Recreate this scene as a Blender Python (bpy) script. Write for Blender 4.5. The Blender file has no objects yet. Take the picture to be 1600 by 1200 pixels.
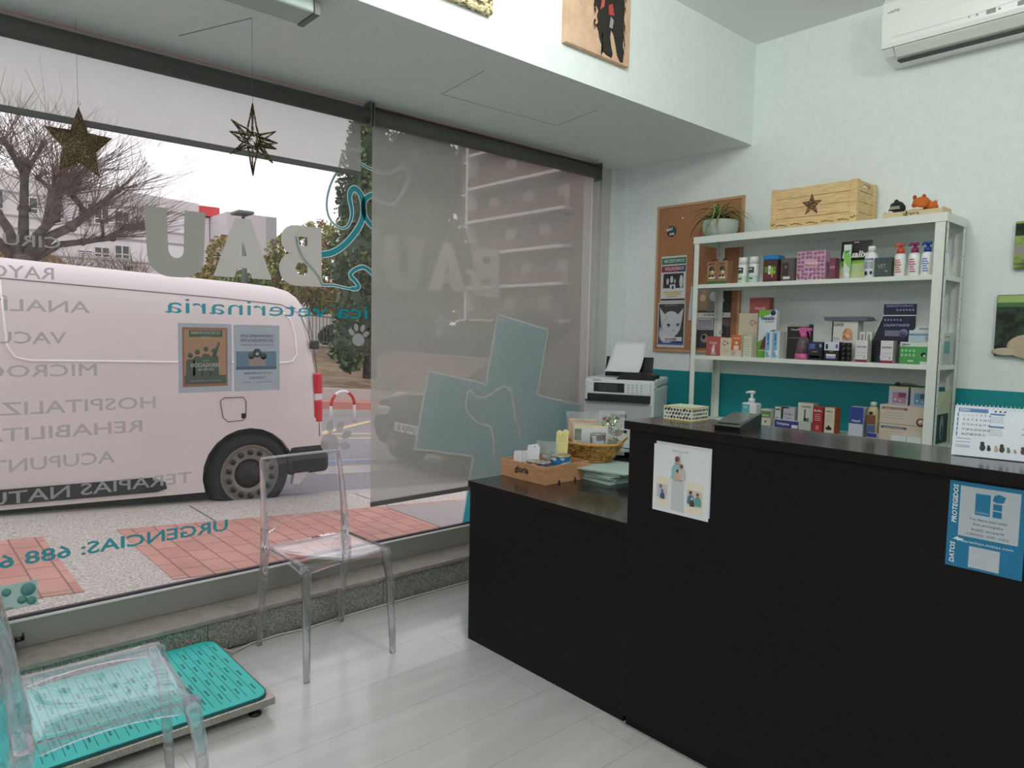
import bpy, bmesh, math, random
from mathutils import Vector, Matrix, noise
from math import sin, cos, pi, radians as R_
random.seed(7)
SC = bpy.context.scene
COL = SC.collection
# ---------------------------------------------------------------- camera, sky, lights, exposure
F_PX = 1104.35
yaw, pitch, roll = R_(48.1129), R_(4.1893), R_(1.1209)
Fv = Vector((-sin(yaw)*cos(pitch), cos(yaw)*cos(pitch), -sin(pitch)))
R0 = Vector((cos(yaw), sin(yaw), 0)); U0 = R0.cross(Fv)
Rv = cos(roll)*R0 + sin(roll)*U0; Uv = -sin(roll)*R0 + cos(roll)*U0
cd = bpy.data.cameras.new('camera'); cam = bpy.data.objects.new('camera', cd); COL.objects.link(cam)
cd.sensor_width = 36; cd.lens = F_PX/1600*36; cd.clip_start = .02; cd.clip_end = 400
M = Matrix((Rv, Uv, -Fv)).transposed().to_4x4(); M.translation = Vector((0, 0, 1.42)); cam.matrix_world = M
SC.camera = cam
SC.view_settings.view_transform = 'Standard'; SC.view_settings.look = 'None'
SC.view_settings.exposure = 0.0; SC.view_settings.gamma = 1.0; SC.view_settings.use_curve_mapping = False
w = bpy.data.worlds.new('overcast_sky'); SC.world = w; w.use_nodes = True
wn = w.node_tree; bg = wn.nodes['Background']
tc = wn.nodes.new('ShaderNodeTexCoord'); nz = wn.nodes.new('ShaderNodeTexNoise'); rp = wn.nodes.new('ShaderNodeValToRGB')
nz.inputs['Scale'].default_value = 2.2; nz.inputs['Detail'].default_value = 5
wn.links.new(tc.outputs['Generated'], nz.inputs['Vector']); wn.links.new(nz.outputs['Fac'], rp.inputs['Fac'])
rp.color_ramp.elements[0].color = (.86, .84, .90, 1); rp.color_ramp.elements[1].color = (1, .98, 1, 1)
rp.color_ramp.elements[0].position = .3; rp.color_ramp.elements[1].position = .65
wn.links.new(rp.outputs['Color'], bg.inputs['Color']); bg.inputs['Strength'].default_value = 1.36
SC.cycles.max_bounces = 10; SC.cycles.transmission_bounces = 10; SC.cycles.transparent_max_bounces = 14
SC.cycles.glossy_bounces = 4; SC.cycles.diffuse_bounces = 6
SC.cycles.use_denoising = True; SC.cycles.sample_clamp_indirect = 4.0

def lamp(name, loc, rad, power, col):
    l = bpy.data.lights.new(name, 'POINT'); l.shadow_soft_size = rad; l.energy = power; l.color = col
    o = bpy.data.objects.new(name, l); COL.objects.link(o); o.location = loc; return o
LC = (.965, 1.0, .955)
lamp('unseen_ceiling_lamp', (-1.38, 1.75, 2.96), .16, 30, LC)
lamp('unseen_ceiling_lamp', (.45, 2.0, 2.96), .16, 30, LC)
lamp('unseen_ceiling_lamp', (.5, -1.3, 2.96), .16, 72, LC)  # unseen lamp behind the camera, set strong for ambient fill

# ---------------------------------------------------------------- materials
_m = {}
def mat(name, c, rough=.5, metal=0, **k):
    if name in _m: return _m[name]
    m = bpy.data.materials.new(name); m.use_nodes = True; b = m.node_tree.nodes['Principled BSDF']
    b.inputs['Base Color'].default_value = (*c, 1); b.inputs['Roughness'].default_value = rough; b.inputs['Metallic'].default_value = metal
    if 'coat' in k: b.inputs['Coat Weight'].default_value = k['coat']; b.inputs['Coat Roughness'].default_value = k.get('cr', .08)
    if 'em' in k: b.inputs['Emission Color'].default_value = (*c, 1); b.inputs['Emission Strength'].default_value = k['em']
    if 'spec' in k: b.inputs['Specular IOR Level'].default_value = k['spec']
    _m[name] = m; return m
def S(r, g, b):   # sRGB 0-255 to linear
    return tuple(((v/255)/12.92 if v/255 <= .04045 else ((v/255+.055)/1.055)**2.4) for v in (r, g, b))
def flat(r, g, b, rough=.55, **k):
    return mat('paint_%d_%d_%d%s' % (r, g, b, '' if rough == .55 else '_%d' % (rough*100)), S(r, g, b), rough, **k)
def textured(name, c1, c2, scale, rough=.6, kind='noise', stretch=(1, 1, 1), bump=0, p0=.35, p1=.65, detail=4, coat=0, metal=0, bdist=.002):
    if name in _m: return _m[name]
    m = mat(name, c1, rough, metal, coat=coat); t = m.node_tree; N = t.nodes; b = N['Principled BSDF']
    co = N.new('ShaderNodeTexCoord'); mp = N.new('ShaderNodeMapping'); mp.inputs['Scale'].default_value = stretch
    t.links.new(co.outputs['Object'], mp.inputs['Vector'])
    if kind == 'noise':
        x = N.new('ShaderNodeTexNoise'); x.inputs['Scale'].default_value = scale; x.inputs['Detail'].default_value = detail; out = x.outputs['Fac']
    else:
        x = N.new('ShaderNodeTexVoronoi'); x.inputs['Scale'].default_value = scale; out = x.outputs['Distance']
    t.links.new(mp.outputs['Vector'], x.inputs['Vector'])
    r = N.new('ShaderNodeValToRGB'); r.color_ramp.elements[0].color = (*c1, 1); r.color_ramp.elements[1].color = (*c2, 1)
    r.color_ramp.elements[0].position = p0; r.color_ramp.elements[1].position = p1
    t.links.new(out, r.inputs['Fac']); t.links.new(r.outputs['Color'], b.inputs['Base Color'])
    if bump:
        bp = N.new('ShaderNodeBump'); bp.inputs['Strength'].default_value = bump; bp.inputs['Distance'].default_value = bdist
        t.links.new(out, bp.inputs['Height']); t.links.new(bp.outputs['Normal'], b.inputs['Normal'])
    return m
def bricks(name, c1, c2, cm, bw, bh, mortar, rough=.8, rot=0, off=.5, coat=0, noise_amt=.0, bump=.3, streak=None):
    m = mat(name, c1, rough, 0, coat=coat); t = m.node_tree; N = t.nodes; b = N['Principled BSDF']
    co = N.new('ShaderNodeTexCoord'); mp = N.new('ShaderNodeMapping'); mp.inputs['Rotation'].default_value = (0, 0, rot)
    t.links.new(co.outputs['Object'], mp.inputs['Vector'])
    x = N.new('ShaderNodeTexBrick'); x.offset = off; x.inputs['Scale'].default_value = 1
    x.inputs['Brick Width'].default_value = bw; x.inputs['Row Height'].default_value = bh; x.inputs['Mortar Size'].default_value = mortar
    x.inputs['Color1'].default_value = (*c1, 1); x.inputs['Color2'].default_value = (*c2, 1); x.inputs['Mortar'].default_value = (*cm, 1)
    t.links.new(mp.outputs['Vector'], x.inputs['Vector'])
    out = x.outputs['Color']
    if noise_amt:
        nz = N.new('ShaderNodeTexNoise'); nz.inputs['Scale'].default_value = 3; nz.inputs['Detail'].default_value = 6
        m2 = N.new('ShaderNodeMapping'); m2.inputs['Scale'].default_value = streak or (1, 1, 1)
        t.links.new(co.outputs['Object'], m2.inputs['Vector']); t.links.new(m2.outputs['Vector'], nz.inputs['Vector'])
        rr = N.new('ShaderNodeMapRange'); rr.inputs['To Min'].default_value = 1-noise_amt; rr.inputs['To Max'].default_value = 1+noise_amt
        rr.inputs['From Min'].default_value = .3; rr.inputs['From Max'].default_value = .7
        t.links.new(nz.outputs['Fac'], rr.inputs['Value'])
        mx = N.new('ShaderNodeMix'); mx.data_type = 'RGBA'; mx.blend_type = 'MULTIPLY'; mx.inputs[0].default_value = 1
        t.links.new(out, mx.inputs[6]); t.links.new(rr.outputs['Result'], mx.inputs[7]); out = mx.outputs[2]
    t.links.new(out, b.inputs['Base Color'])
    if bump:
        bp = N.new('ShaderNodeBump'); bp.inputs['Strength'].default_value = bump; bp.inputs['Distance'].default_value = .003; bp.invert = True
        t.links.new(x.outputs['Fac'], bp.inputs['Height']); t.links.new(bp.outputs['Normal'], b.inputs['Normal'])
    return m
def mixmat(name, make):
    m = bpy.data.materials.new(name); m.use_nodes = True; t = m.node_tree; t.nodes.clear()
    o = t.nodes.new('ShaderNodeOutputMaterial'); t.links.new(make(t), o.inputs['Surface']); _m[name] = m; return m
def mixer(t, a, b, fac):
    x = t.nodes.new('ShaderNodeMixShader')
    if isinstance(fac, float): x.inputs[0].default_value = fac
    else: t.links.new(fac, x.inputs[0])
    t.links.new(a, x.inputs[1]); t.links.new(b, x.inputs[2]); return x.outputs[0]
def node(t, kind, **k):
    n = t.nodes.new(kind)
    for a, v in k.items():
        n.inputs[a].default_value = (*v, 1) if isinstance(v, tuple) else v
    return n
def mk_pane(tint, veil, vc=(.8, .78, .78), ior=1.45):
    def f(t):
        tr = node(t, 'ShaderNodeBsdfTransparent', Color=tint).outputs[0]
        gl = node(t, 'ShaderNodeBsdfGlossy', Color=(1., 1., 1.), Roughness=.02).outputs[0]
        df = node(t, 'ShaderNodeBsdfDiffuse', Color=vc).outputs[0]
        fn = node(t, 'ShaderNodeFresnel', IOR=ior); fr = fn.outputs[0]; ge = t.nodes.new('ShaderNodeNewGeometry'); mr = t.nodes.new('ShaderNodeMapRange')
        mr.inputs['To Min'].default_value = ior; mr.inputs['To Max'].default_value = 1/ior   # the back of a thin sheet reflects like its front
        t.links.new(ge.outputs['Backfacing'], mr.inputs['Value']); t.links.new(mr.outputs['Result'], fn.inputs['IOR'])
        return mixer(t, mixer(t, tr, df, veil), gl, fr)
    return f
GLASS = mixmat('window_glass', mk_pane((.975, .955, .96), .028))
CLEARFILM = mixmat('clear_film', mk_pane((.96, .97, .97), .16, vc=(.9, .92, .92), ior=1.8))  # whitish veil in the colour stands in for bright reflections on the film
def f_poly(t):
    g = node(t, 'ShaderNodeBsdfGlass', Color=(.97, .97, .99), Roughness=.0, IOR=1.45).outputs[0]
    tr = node(t, 'ShaderNodeBsdfTransparent', Color=(.95, .95, .97)).outputs[0]
    df = node(t, 'ShaderNodeBsdfDiffuse', Color=(.8, .8, .84)).outputs[0]
    return mixer(t, mixer(t, g, tr, .45), df, .006)
POLYP = mixmat('clear_panel', mk_pane((.965, .965, .98), .012, ior=1.62))
POLYE = mixmat('highlit_clear_edge', mk_pane((.95, .95, .97), .30, vc=(.95, .95, 1.), ior=1.7))  # white veil paints the highlight line along the chair's top bar
POLY = mixmat('clear_polycarbonate', f_poly)
def f_shade(t):
    tr = node(t, 'ShaderNodeBsdfTransparent', Color=(1., 1., 1.)).outputs[0]
    df = node(t, 'ShaderNodeBsdfDiffuse', Color=S(194, 188, 182)).outputs[0]
    tl = node(t, 'ShaderNodeBsdfTranslucent', Color=S(170, 162, 170)).outputs[0]
    co = t.nodes.new('ShaderNodeTexCoord'); wv = t.nodes.new('ShaderNodeTexNoise'); wv.inputs['Scale'].default_value = 60
    t.links.new(co.outputs['Object'], wv.inputs['Vector'])
    mr = t.nodes.new('ShaderNodeMapRange'); mr.inputs['From Min'].default_value = .3; mr.inputs['From Max'].default_value = .7
    mr.inputs['To Min'].default_value = .705; mr.inputs['To Max'].default_value = .735
    t.links.new(wv.outputs['Fac'], mr.inputs['Value'])
    return mixer(t, tr, mixer(t, df, tl, .12), mr.outputs['Result'])
SHADE = mixmat('screen_fabric', f_shade)
def mk_vinyl(c, tr_, tl=.5):
    def f(t):
        a = node(t, 'ShaderNodeBsdfTransparent', Color=(1., 1., 1.)).outputs[0]
        d = node(t, 'ShaderNodeBsdfDiffuse', Color=c).outputs[0]; l = node(t, 'ShaderNodeBsdfTranslucent', Color=c).outputs[0]
        return mixer(t, mixer(t, d, l, tl), a, tr_)
    return f
V_GREY = mixmat('grey_vinyl', mk_vinyl(S(198, 198, 192), .03, .48))
V_FROST = mixmat('frosted_vinyl', mk_vinyl(S(176, 174, 178), .22, .35))
V_TEAL = mixmat('teal_vinyl', mk_vinyl(S(0, 150, 165), .10, .5))
V_WHITE = mixmat('white_vinyl', mk_vinyl(S(225, 235, 235), .10, .5))
V_CROSS = mixmat('cross_vinyl', mk_vinyl(S(44, 164, 178), .03, .62))
def mk_paper(c): return mixmat('thin_print_%d_%d_%d' % tuple(int(v*99) for v in c), mk_vinyl(c, .03, .35))
WALL = textured('wall_paint', S(229, 236, 235), S(234, 240, 239), 30, .75, bump=.05)
CEIL = mat('ceiling_paint', S(240, 242, 238), .8)
TEALWALL = mat('teal_wall_paint', S(0, 134, 140), .6)
ALU = mat('grey_aluminium', S(150, 148, 142), .4, .3)
ALUW = mat('pale_aluminium', S(205, 203, 202), .4, .1)
WENGE = textured('dark_wenge', S(17, 14, 14), S(25, 21, 21), 14, .5, stretch=(1, 1, 10), bump=.06); WENGE.node_tree.nodes['Principled BSDF'].inputs['Specular IOR Level'].default_value = .18
WENGETOP = textured('dark_wenge_top', S(22, 16, 15), S(32, 25, 23), 14, .24, stretch=(1, 10, 10), coat=.3)
WMETAL = mat('white_painted_metal', S(224, 228, 220), .4)
BLACK = mat('black_plastic', S(22, 22, 24), .4)
WHITE = mat('white_plastic', S(228, 230, 230), .35)
INK = flat(30, 30, 34)

# ---------------------------------------------------------------- mesh builder
_tc = {}
def text_mesh(s, bold):
    k = s
    if k in _tc: return _tc[k]
    c = bpy.data.curves.new('t', 'FONT'); c.body = s; c.size = 1; c.resolution_u = 2; c.fill_mode = 'BOTH'; c.extrude = 0.0
    o = bpy.data.objects.new('t', c); me = bpy.data.meshes.new_from_object(o)
    raw = [Vector(v.co) for v in me.vertices]; key = {}; vs = []; mp = []
    for v in raw:
        kk = (round(v.x, 5), round(v.y, 5))
        if kk not in key: key[kk] = len(vs); vs.append(v)
        mp.append(key[kk])
    fs = [tuple(mp[i] for i in p.vertices) for p in me.polygons]; fs = [f for f in fs if len(set(f)) == len(f)]
    bpy.data.objects.remove(o); bpy.data.curves.remove(c); bpy.data.meshes.remove(me)
    _tc[k] = (vs, fs); return _tc[k]
def fat_text(s, e):
    """the outline of the glyph mesh pushed outwards by e"""
    vs, fs = text_mesh(s, 0); cnt = {}
    for f in fs:
        for q in range(len(f)): k = tuple(sorted((f[q], f[(q+1) % len(f)]))); cnt.setdefault(k, []).append(f)
    nr = {}
    for (p, q), ff in cnt.items():
        if len(ff) > 1: continue
        d = (vs[q]-vs[p]); n = Vector((d.y, -d.x)).normalized() if d.length > 1e-9 else Vector((0, 0)); c = sum((vs[i] for i in ff[0]), Vector())/len(ff[0])
        if n.dot(Vector((c-vs[p]).xy)) > 0: n = -n
        for i in (p, q): nr.setdefault(i, []).append(n)
    out = [v.copy() for v in vs]
    for i, ns in nr.items():
        n = sum(ns, Vector((0, 0)))
        if n.length > .3: n = n.normalized(); k = min(1.8, 1/max(.4, n.dot(ns[0]))); out[i].x += n.x*e*k; out[i].y += n.y*e*k
    return out
class MB:
    def __init__(s): s.v = []; s.f = []; s.mi = []; s.sm = []; s.mats = []; s.M = Matrix()
    def raw(s, vs, fs, m, smooth=False):
        if m not in s.mats: s.mats.append(m)
        i = s.mats.index(m); n = len(s.v); s.v += [s.M @ Vector(v) for v in vs]
        for f in fs: s.f.append(tuple(n+a for a in f)); s.mi.append(i); s.sm.append(smooth)
        return s
    def box(s, x0, x1, y0, y1, z0, z1, m, bev=0):
        if bev:
            bm = bmesh.new(); bmesh.ops.create_cube(bm, size=1)
            for v in bm.verts: v.co = Vector(((x0+x1)/2+v.co.x*(x1-x0), (y0+y1)/2+v.co.y*(y1-y0), (z0+z1)/2+v.co.z*(z1-z0)))
            bmesh.ops.bevel(bm, geom=bm.edges[:], offset=min(bev, .45*min(x1-x0, y1-y0, z1-z0)), segments=3, affect='EDGES', profile=.5)
            return s.bm(bm, m, False)
        vs = [(x, y, z) for x in (x0, x1) for y in (y0, y1) for z in (z0, z1)]
        return s.raw(vs, [(0, 1, 3, 2), (4, 6, 7, 5), (0, 4, 5, 1), (2, 3, 7, 6), (0, 2, 6, 4), (1, 5, 7, 3)], m)
    def bm(s, bm, m, smooth=True):
        bm.verts.ensure_lookup_table(); s.raw([v.co.copy() for v in bm.verts], [tuple(v.index for v in f.verts) for f in bm.faces], m, smooth); bm.free(); return s
    def ball(s, c, r, m, sc=(1, 1, 1), seg=16, disp=0):
        bm = bmesh.new(); bmesh.ops.create_uvsphere(bm, u_segments=seg, v_segments=max(6, seg*2//3), radius=1)
        for v in bm.verts:
            k = 1 + (disp*noise.noise(v.co*2.3+Vector(c)) if disp else 0)
            v.co = Vector((c[0]+v.co.x*r*sc[0]*k, c[1]+v.co.y*r*sc[1]*k, c[2]+v.co.z*r*sc[2]*k))
        bm.verts.index_update(); return s.bm(bm, m)
    def tube(s, pts, rad, m, n=8, closed=False, cap=True, smooth=True, flatn=None):
        pts = [Vector(p) for p in pts]; N = len(pts)
        if not isinstance(rad, (list, tuple)): rad = [rad]*N
        vs = []; prev = None
        for i, p in enumerate(pts):
            a = pts[i-1] if (i or closed) else p; b = pts[(i+1) % N] if (i < N-1 or closed) else p
            d = (b-a).normalized() if (b-a).length else Vector((0, 0, 1))
            if prev is None: u = d.orthogonal().normalized()
            else: u = (prev - d*prev.dot(d)); u = u.normalized() if u.length > 1e-6 else d.orthogonal().normalized()
            prev = u; w_ = d.cross(u)
            for k in range(n):
                t = 2*pi*k/n; vs.append(p + (u*cos(t)+w_*sin(t))*rad[i])
        fs = []
        for i in range(N if closed else N-1):
            for k in range(n):
                a = i*n+k; b = i*n+(k+1) % n; c = ((i+1) % N)*n+(k+1) % n; d = ((i+1) % N)*n+k; fs.append((a, b, c, d))
        if cap and not closed: fs.append(tuple(range(n))[::-1]); fs.append(tuple(range((N-1)*n, N*n)))
        return s.raw(vs, fs, m, smooth)
    def cyl(s, p0, p1, r0, m, r1=None, n=16): return s.tube([p0, p1], [r0, r0 if r1 is None else r1], m, n)
    def lathe(s, c, prof, m, n=20, smooth=True):
        vs = []; fs = []; c = Vector(c)
        for r, z in prof:
            for k in range(n): t = 2*pi*k/n; vs.append(c+Vector((r*cos(t), r*sin(t), z)))
        for i in range(len(prof)-1):
            for k in range(n): fs.append((i*n+k, i*n+(k+1) % n, (i+1)*n+(k+1) % n, (i+1)*n+k))
        fs.append(tuple(range(n))[::-1]); fs.append(tuple(range((len(prof)-1)*n, len(prof)*n)))
        return s.raw(vs, fs, m, smooth)
    def prism(s, poly, ax, a, b, m):
        """poly in the plane across axis ax: ax 0 -> (y,z), ax 1 -> (x,z), ax 2 -> (x,y)"""
        bm = bmesh.new()
        def P(p, t): return (t, p[0], p[1]) if ax == 0 else (p[0], t, p[1]) if ax == 1 else (p[0], p[1], t)
        vs = [bm.verts.new(P(p, a)) for p in poly]; f = bm.faces.new(vs)
        r = bmesh.ops.extrude_face_region(bm, geom=[f])
        d = Vector(P((0, 0), b)) - Vector(P((0, 0), a))
        for v in [g for g in r['geom'] if isinstance(g, bmesh.types.BMVert)]: v.co += d
        big = [f for f in bm.faces if len(f.verts) > 4]
        if big: bmesh.ops.triangulate(bm, faces=big)
        bmesh.ops.recalc_face_normals(bm, faces=bm.faces[:]); bm.verts.index_update(); return s.bm(bm, m, False)
    def text(s, t, pos, h, right, up, m, width=None, al='l', bold=0.0, ital=0):
        """h is the height of a capital letter; pos is the baseline start (al l), middle (c) or end (r)"""
        vs, fs = text_mesh(t, bold)
        if not vs: return s
        k = h/.70; x0 = min(v.x for v in vs); x1 = max(v.x for v in vs); kx = width/(x1-x0) if width else k
        off = {'l': 0, 'c': .5, 'r': 1}[al]*(x1-x0)
        right, up, pos = Vector(right), Vector(up), Vector(pos); e = bold*k
        nv = fat_text(t, e/k) if bold > 0 else vs
        return s.raw([pos+right*((v.x-x0-off)*kx+ital*v.y*k)+up*v.y*k for v in nv], fs, m)
    def build(s, name, parent=None, local=False, loc=None):
        me = bpy.data.meshes.new(name); o = bpy.data.objects.new(name, me); COL.objects.link(o)
        off = Vector((0, 0, 0))
        if parent is not None:
            o.parent = parent
            if not local:
                p = parent
                while p is not None: off += p.location; p = p.parent
        elif loc is not None: off = Vector(loc); o.location = loc
        me.from_pydata([tuple(v-off) for v in s.v], [], s.f)
        for m in s.mats: me.materials.append(m)
        me.polygons.foreach_set('material_index', s.mi); me.polygons.foreach_set('use_smooth', s.sm); me.update()
        bm = bmesh.new(); bm.from_mesh(me)
        bm.normal_update(); bm.to_mesh(me); bm.free()
        return o
def tag(o, label=None, cat=None, group=None, kind=None):
    if label: o['label'] = label
    if cat: o['category'] = cat
    if group: o['group'] = group
    if kind: o['kind'] = kind
    return o
def thing(name, label, cat, loc=(0, 0, 0), rz=0, group=None):
    o = bpy.data.objects.new(name, None); COL.objects.link(o); o.location = loc; o.rotation_euler = (0, 0, rz)
    return tag(o, label, cat, group)
def struct(name, mb, label=None, parent=None):
    o = mb.build(name, parent)
    if parent is None: tag(o, label, None, None, 'structure')
    return o
def single(name, mb, label, cat, loc=None, group=None): return tag(mb.build(name, None, loc=loc), label, cat, group)
def dup(root, loc, rz=None, label=None, group=None):
    r = root.copy(); COL.objects.link(r); r.location = loc
    if rz is not None: r.rotation_euler = (0, 0, rz)
    if label: r['label'] = label
    if group: r['group'] = group
    for ch in list(root.children):
        c = ch.copy(); COL.objects.link(c); c.parent = r
        for g in ch.children:
            d = g.copy(); COL.objects.link(d); d.parent = c
    return r
X_, Y_, Z_ = (1, 0, 0), (0, 1, 0), (0, 0, 1)
NY = (0, -1, 0)
# ================================================================ THE ROOM
FLOORM = bricks('pale_wood_floor', S(196, 194, 194), S(203, 201, 201), S(160, 158, 156), 1.9, .24, .0012, .22, R_(90), .37, coat=.5, noise_amt=.07, bump=.15, streak=(4, .5, 1))
struct('floor', MB().box(-3.08, 3.1, -3.6, 3.95, -.1, 0, FLOORM))
GRAN = textured('dark_granite', S(98, 100, 94), S(164, 161, 154), 170, .5, bump=.1, p0=.4, p1=.62, detail=8)
LEDGE = textured('ledge_stone', S(134, 126, 119), S(152, 144, 137), 22, .45, p0=.3, p1=.7)
b = MB().box(-3.45, -3.085, -3.6, 3.95, -.1, .136, GRAN).box(-3.45, -3.07, -3.6, 3.95, .136, .153, LEDGE)
for y in (-.5, .42, 1.02, 1.9, 2.8): b.box(-3.0855, -3.0845, y, y+.003, 0, .136, flat(40, 42, 40))
struct('trim_step', b)
struct('wall_back', MB().box(-3.45, 3.1, 3.887, 4.1, 1.192, 3.3, WALL).box(-3.45, 3.1, 3.887, 4.1, -.1, 1.192, TEALWALL))
struct('wall_left', MB().box(-3.50, -3.25, 3.80, 3.887, -.1, 3.3, WALL).box(-3.25, -3.165, 3.845, 3.887, 0, 3.3, WALL)
       .box(-3.50, -3.25, -3.6, -1.2, .15, 3.3, WALL).box(-3.50, -3.25, -1.2, 3.80, 2.55, 3.3, WALL).box(-3.50, -3.36, -3.6, 4.1, -1.2, -.1, WALL))
struct('wall_bulkhead', MB().box(-3.25, -2.25, -3.6, 3.887, 2.55, 3.3, WALL))
struct('ceiling', MB().box(-2.25, 3.1, -3.6, 3.95, 3.124, 3.3, CEIL))
struct('wall_right', MB().box(3.0, 3.1, -3.6, 3.95, 0, 3.124, WALL))
struct('wall_front', MB().box(-3.45, 3.0, -3.6, -3.5, 0, 3.124, WALL))
# access hatch line in the soffit
b = MB()
hp = [(-2.83, 2.05), (-2.45, 2.0), (-2.46, 2.75), (-2.80, 2.80)]
for i in (0, 2, 3): b.tube([(*hp[i], 2.5502), (*hp[(i+1) % 4], 2.5502)], .0014, flat(96, 98, 94), 4)
struct('trim_hatch', b)

# window: bottom rail, right jamb profiles, glass
b = MB().box(-3.33, -3.252, -1.2, 3.62, .153, .262, ALU, .004).box(-3.262, -3.247, -1.2, 3.62, .262, .269, flat(226, 222, 222)).box(-3.282, -3.262, -1.2, 3.62, .262, .279, flat(60, 52, 62))  # pale strip on the rail top paints its thin highlight line
win = struct('window_1', b)
b = MB()
for y0, y1, x in ((3.62, 3.655, -3.262), (3.655, 3.67, -3.250), (3.67, 3.70, -3.262), (3.70, 3.712, -3.248), (3.712, 3.80, -3.256)):
    b.box(-3.34, x, y0, y1, .153, 2.55, ALUW)
struct('window_frame', b, parent=win)
struct('window_frame', MB().box(-3.34, -3.27, -1.2, 3.62, 2.50, 2.55, ALU), parent=win)
struct('glass_pane', MB().raw([(-3.285, -1.2, .26), (-3.285, 3.62, .26), (-3.285, 3.62, 2.52), (-3.285, -1.2, 2.52)], [(0, 1, 2, 3)], GLASS), parent=win)
XG = -3.278
single('door_closer', MB().box(-3.24, -3.13, .20, .345, .153, .235, BLACK, .008).cyl((-3.19, .345, .215), (-3.19, .372, .215), .010, BLACK).cyl((-3.19, .372, .222), (-3.19, .377, .222), .015, BLACK),
       'small black metal block on the stone ledge at the window foot', 'door stop')

# roller shades
def roller(y0, y1, zb, label, tub, end=None):
    t = thing('roller_shade', label, 'roller blind', (-3.19, (y0+y1)/2, zb), 0, 'screen roller blinds at the shop window')
    MB().cyl((-3.19, y0, 2.482), (-3.19, y1, 2.482), .037, tub, n=24).build('roller_tube', t)
    f = MB(); n = 40
    f.raw([(-3.225, y0+.02, zb+.014), (-3.225, y1-.015, zb+.014), (-3.225, y1-.015, 2.482), (-3.225, y0+.02, 2.482)], [(0, 1, 2, 3)], SHADE); f.build('shade_fabric', t)
    MB().box(-3.232, -3.218, y0+.02, y1-.015, zb-.012, zb+.014, mat('hem_fabric', S(96, 94, 94), .6), .005).build('bottom_bar', t)
    for y in (y0-.012, y1+.002):
        k = MB().box(-3.225, -3.155, y, y+.008, 2.43, 2.545, mat('bracket_plastic', S(100, 102, 96), .5), .002); k.cyl((-3.19, y-.006, 2.482), (-3.19, y+.014, 2.482), .02, BLACK); k.build('bracket', t)
    return t
TUB1 = mat('shade_tube', S(88, 87, 84), .6)
roller(-1.15, 1.855, 2.198, 'grey roller blind mostly rolled up, above the two hanging stars', TUB1)
roller(1.885, 3.585, .497, 'grey roller blind pulled nearly to the pavement level, behind the basket', TUB1)
struct('trim_blindrail_and_leak', MB().box(-3.25, -3.232, 1.885, 3.6, 2.515, 2.55, flat(92, 70, 68)).box(-3.232, -3.21, -1.15, 3.6, 2.546, 2.55, flat(205, 190, 190)))  # pale strip under the soffit paints daylight leaking in above the rollers

# ---- lettering on the glass (reads from the street)
GT = 'vinyl lettering and marks on the shop window'
def glassword(s, y, z, h, m, width, label, bold=.0):
    vs, _ = text_mesh(s, 0); x0 = min(v.x for v in vs); k = width/(max(v.x for v in vs)-x0)
    if ' ' not in s: return single('window_lettering', MB().text(s, (XG, y, z), h, NY, Z_, m, width, bold=bold), label, 'window lettering', group=GT)
    t = thing('window_lettering', label, 'window lettering', (XG, y, z), 0, GT); n = 0
    for wd in s.split(' '):
        e = s.index(wd, n)+len(wd); n = e; xe = max(v.x for v in text_mesh(s[:e], 0)[0])-x0; q = text_mesh(wd, 0)[0]; ww = (max(v.x for v in q)-min(v.x for v in q))*k
        MB().text(wd, (XG, y-xe*k+ww, z), h, NY, Z_, m, ww, bold=bold).build('word', t)
    return t
def letter_u(y0, y1, z0, z1, t):
    n = 8; r = .09; P = [(y0, z1)]
    for i in range(n+1): a = pi+pi/2*i/n; P.append((y0+r+r*cos(a)+.01, z0+r+r*sin(a)))
    for i in range(n+1): a = -pi/2+pi/2*i/n; P.append((y1-r+r*cos(a)-.01, z0+r+r*sin(a)))
    P += [(y1, z1), (y1-t, z1)]; q = (y1-y0)/2-t; c = (y0+y1)/2
    for i in range(n+1): a = -pi*i/n; P.append((c+q*cos(a)*.85, z0+.115+q*sin(a)*.9))
    P += [(y0+t, z1)]; return P
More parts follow.
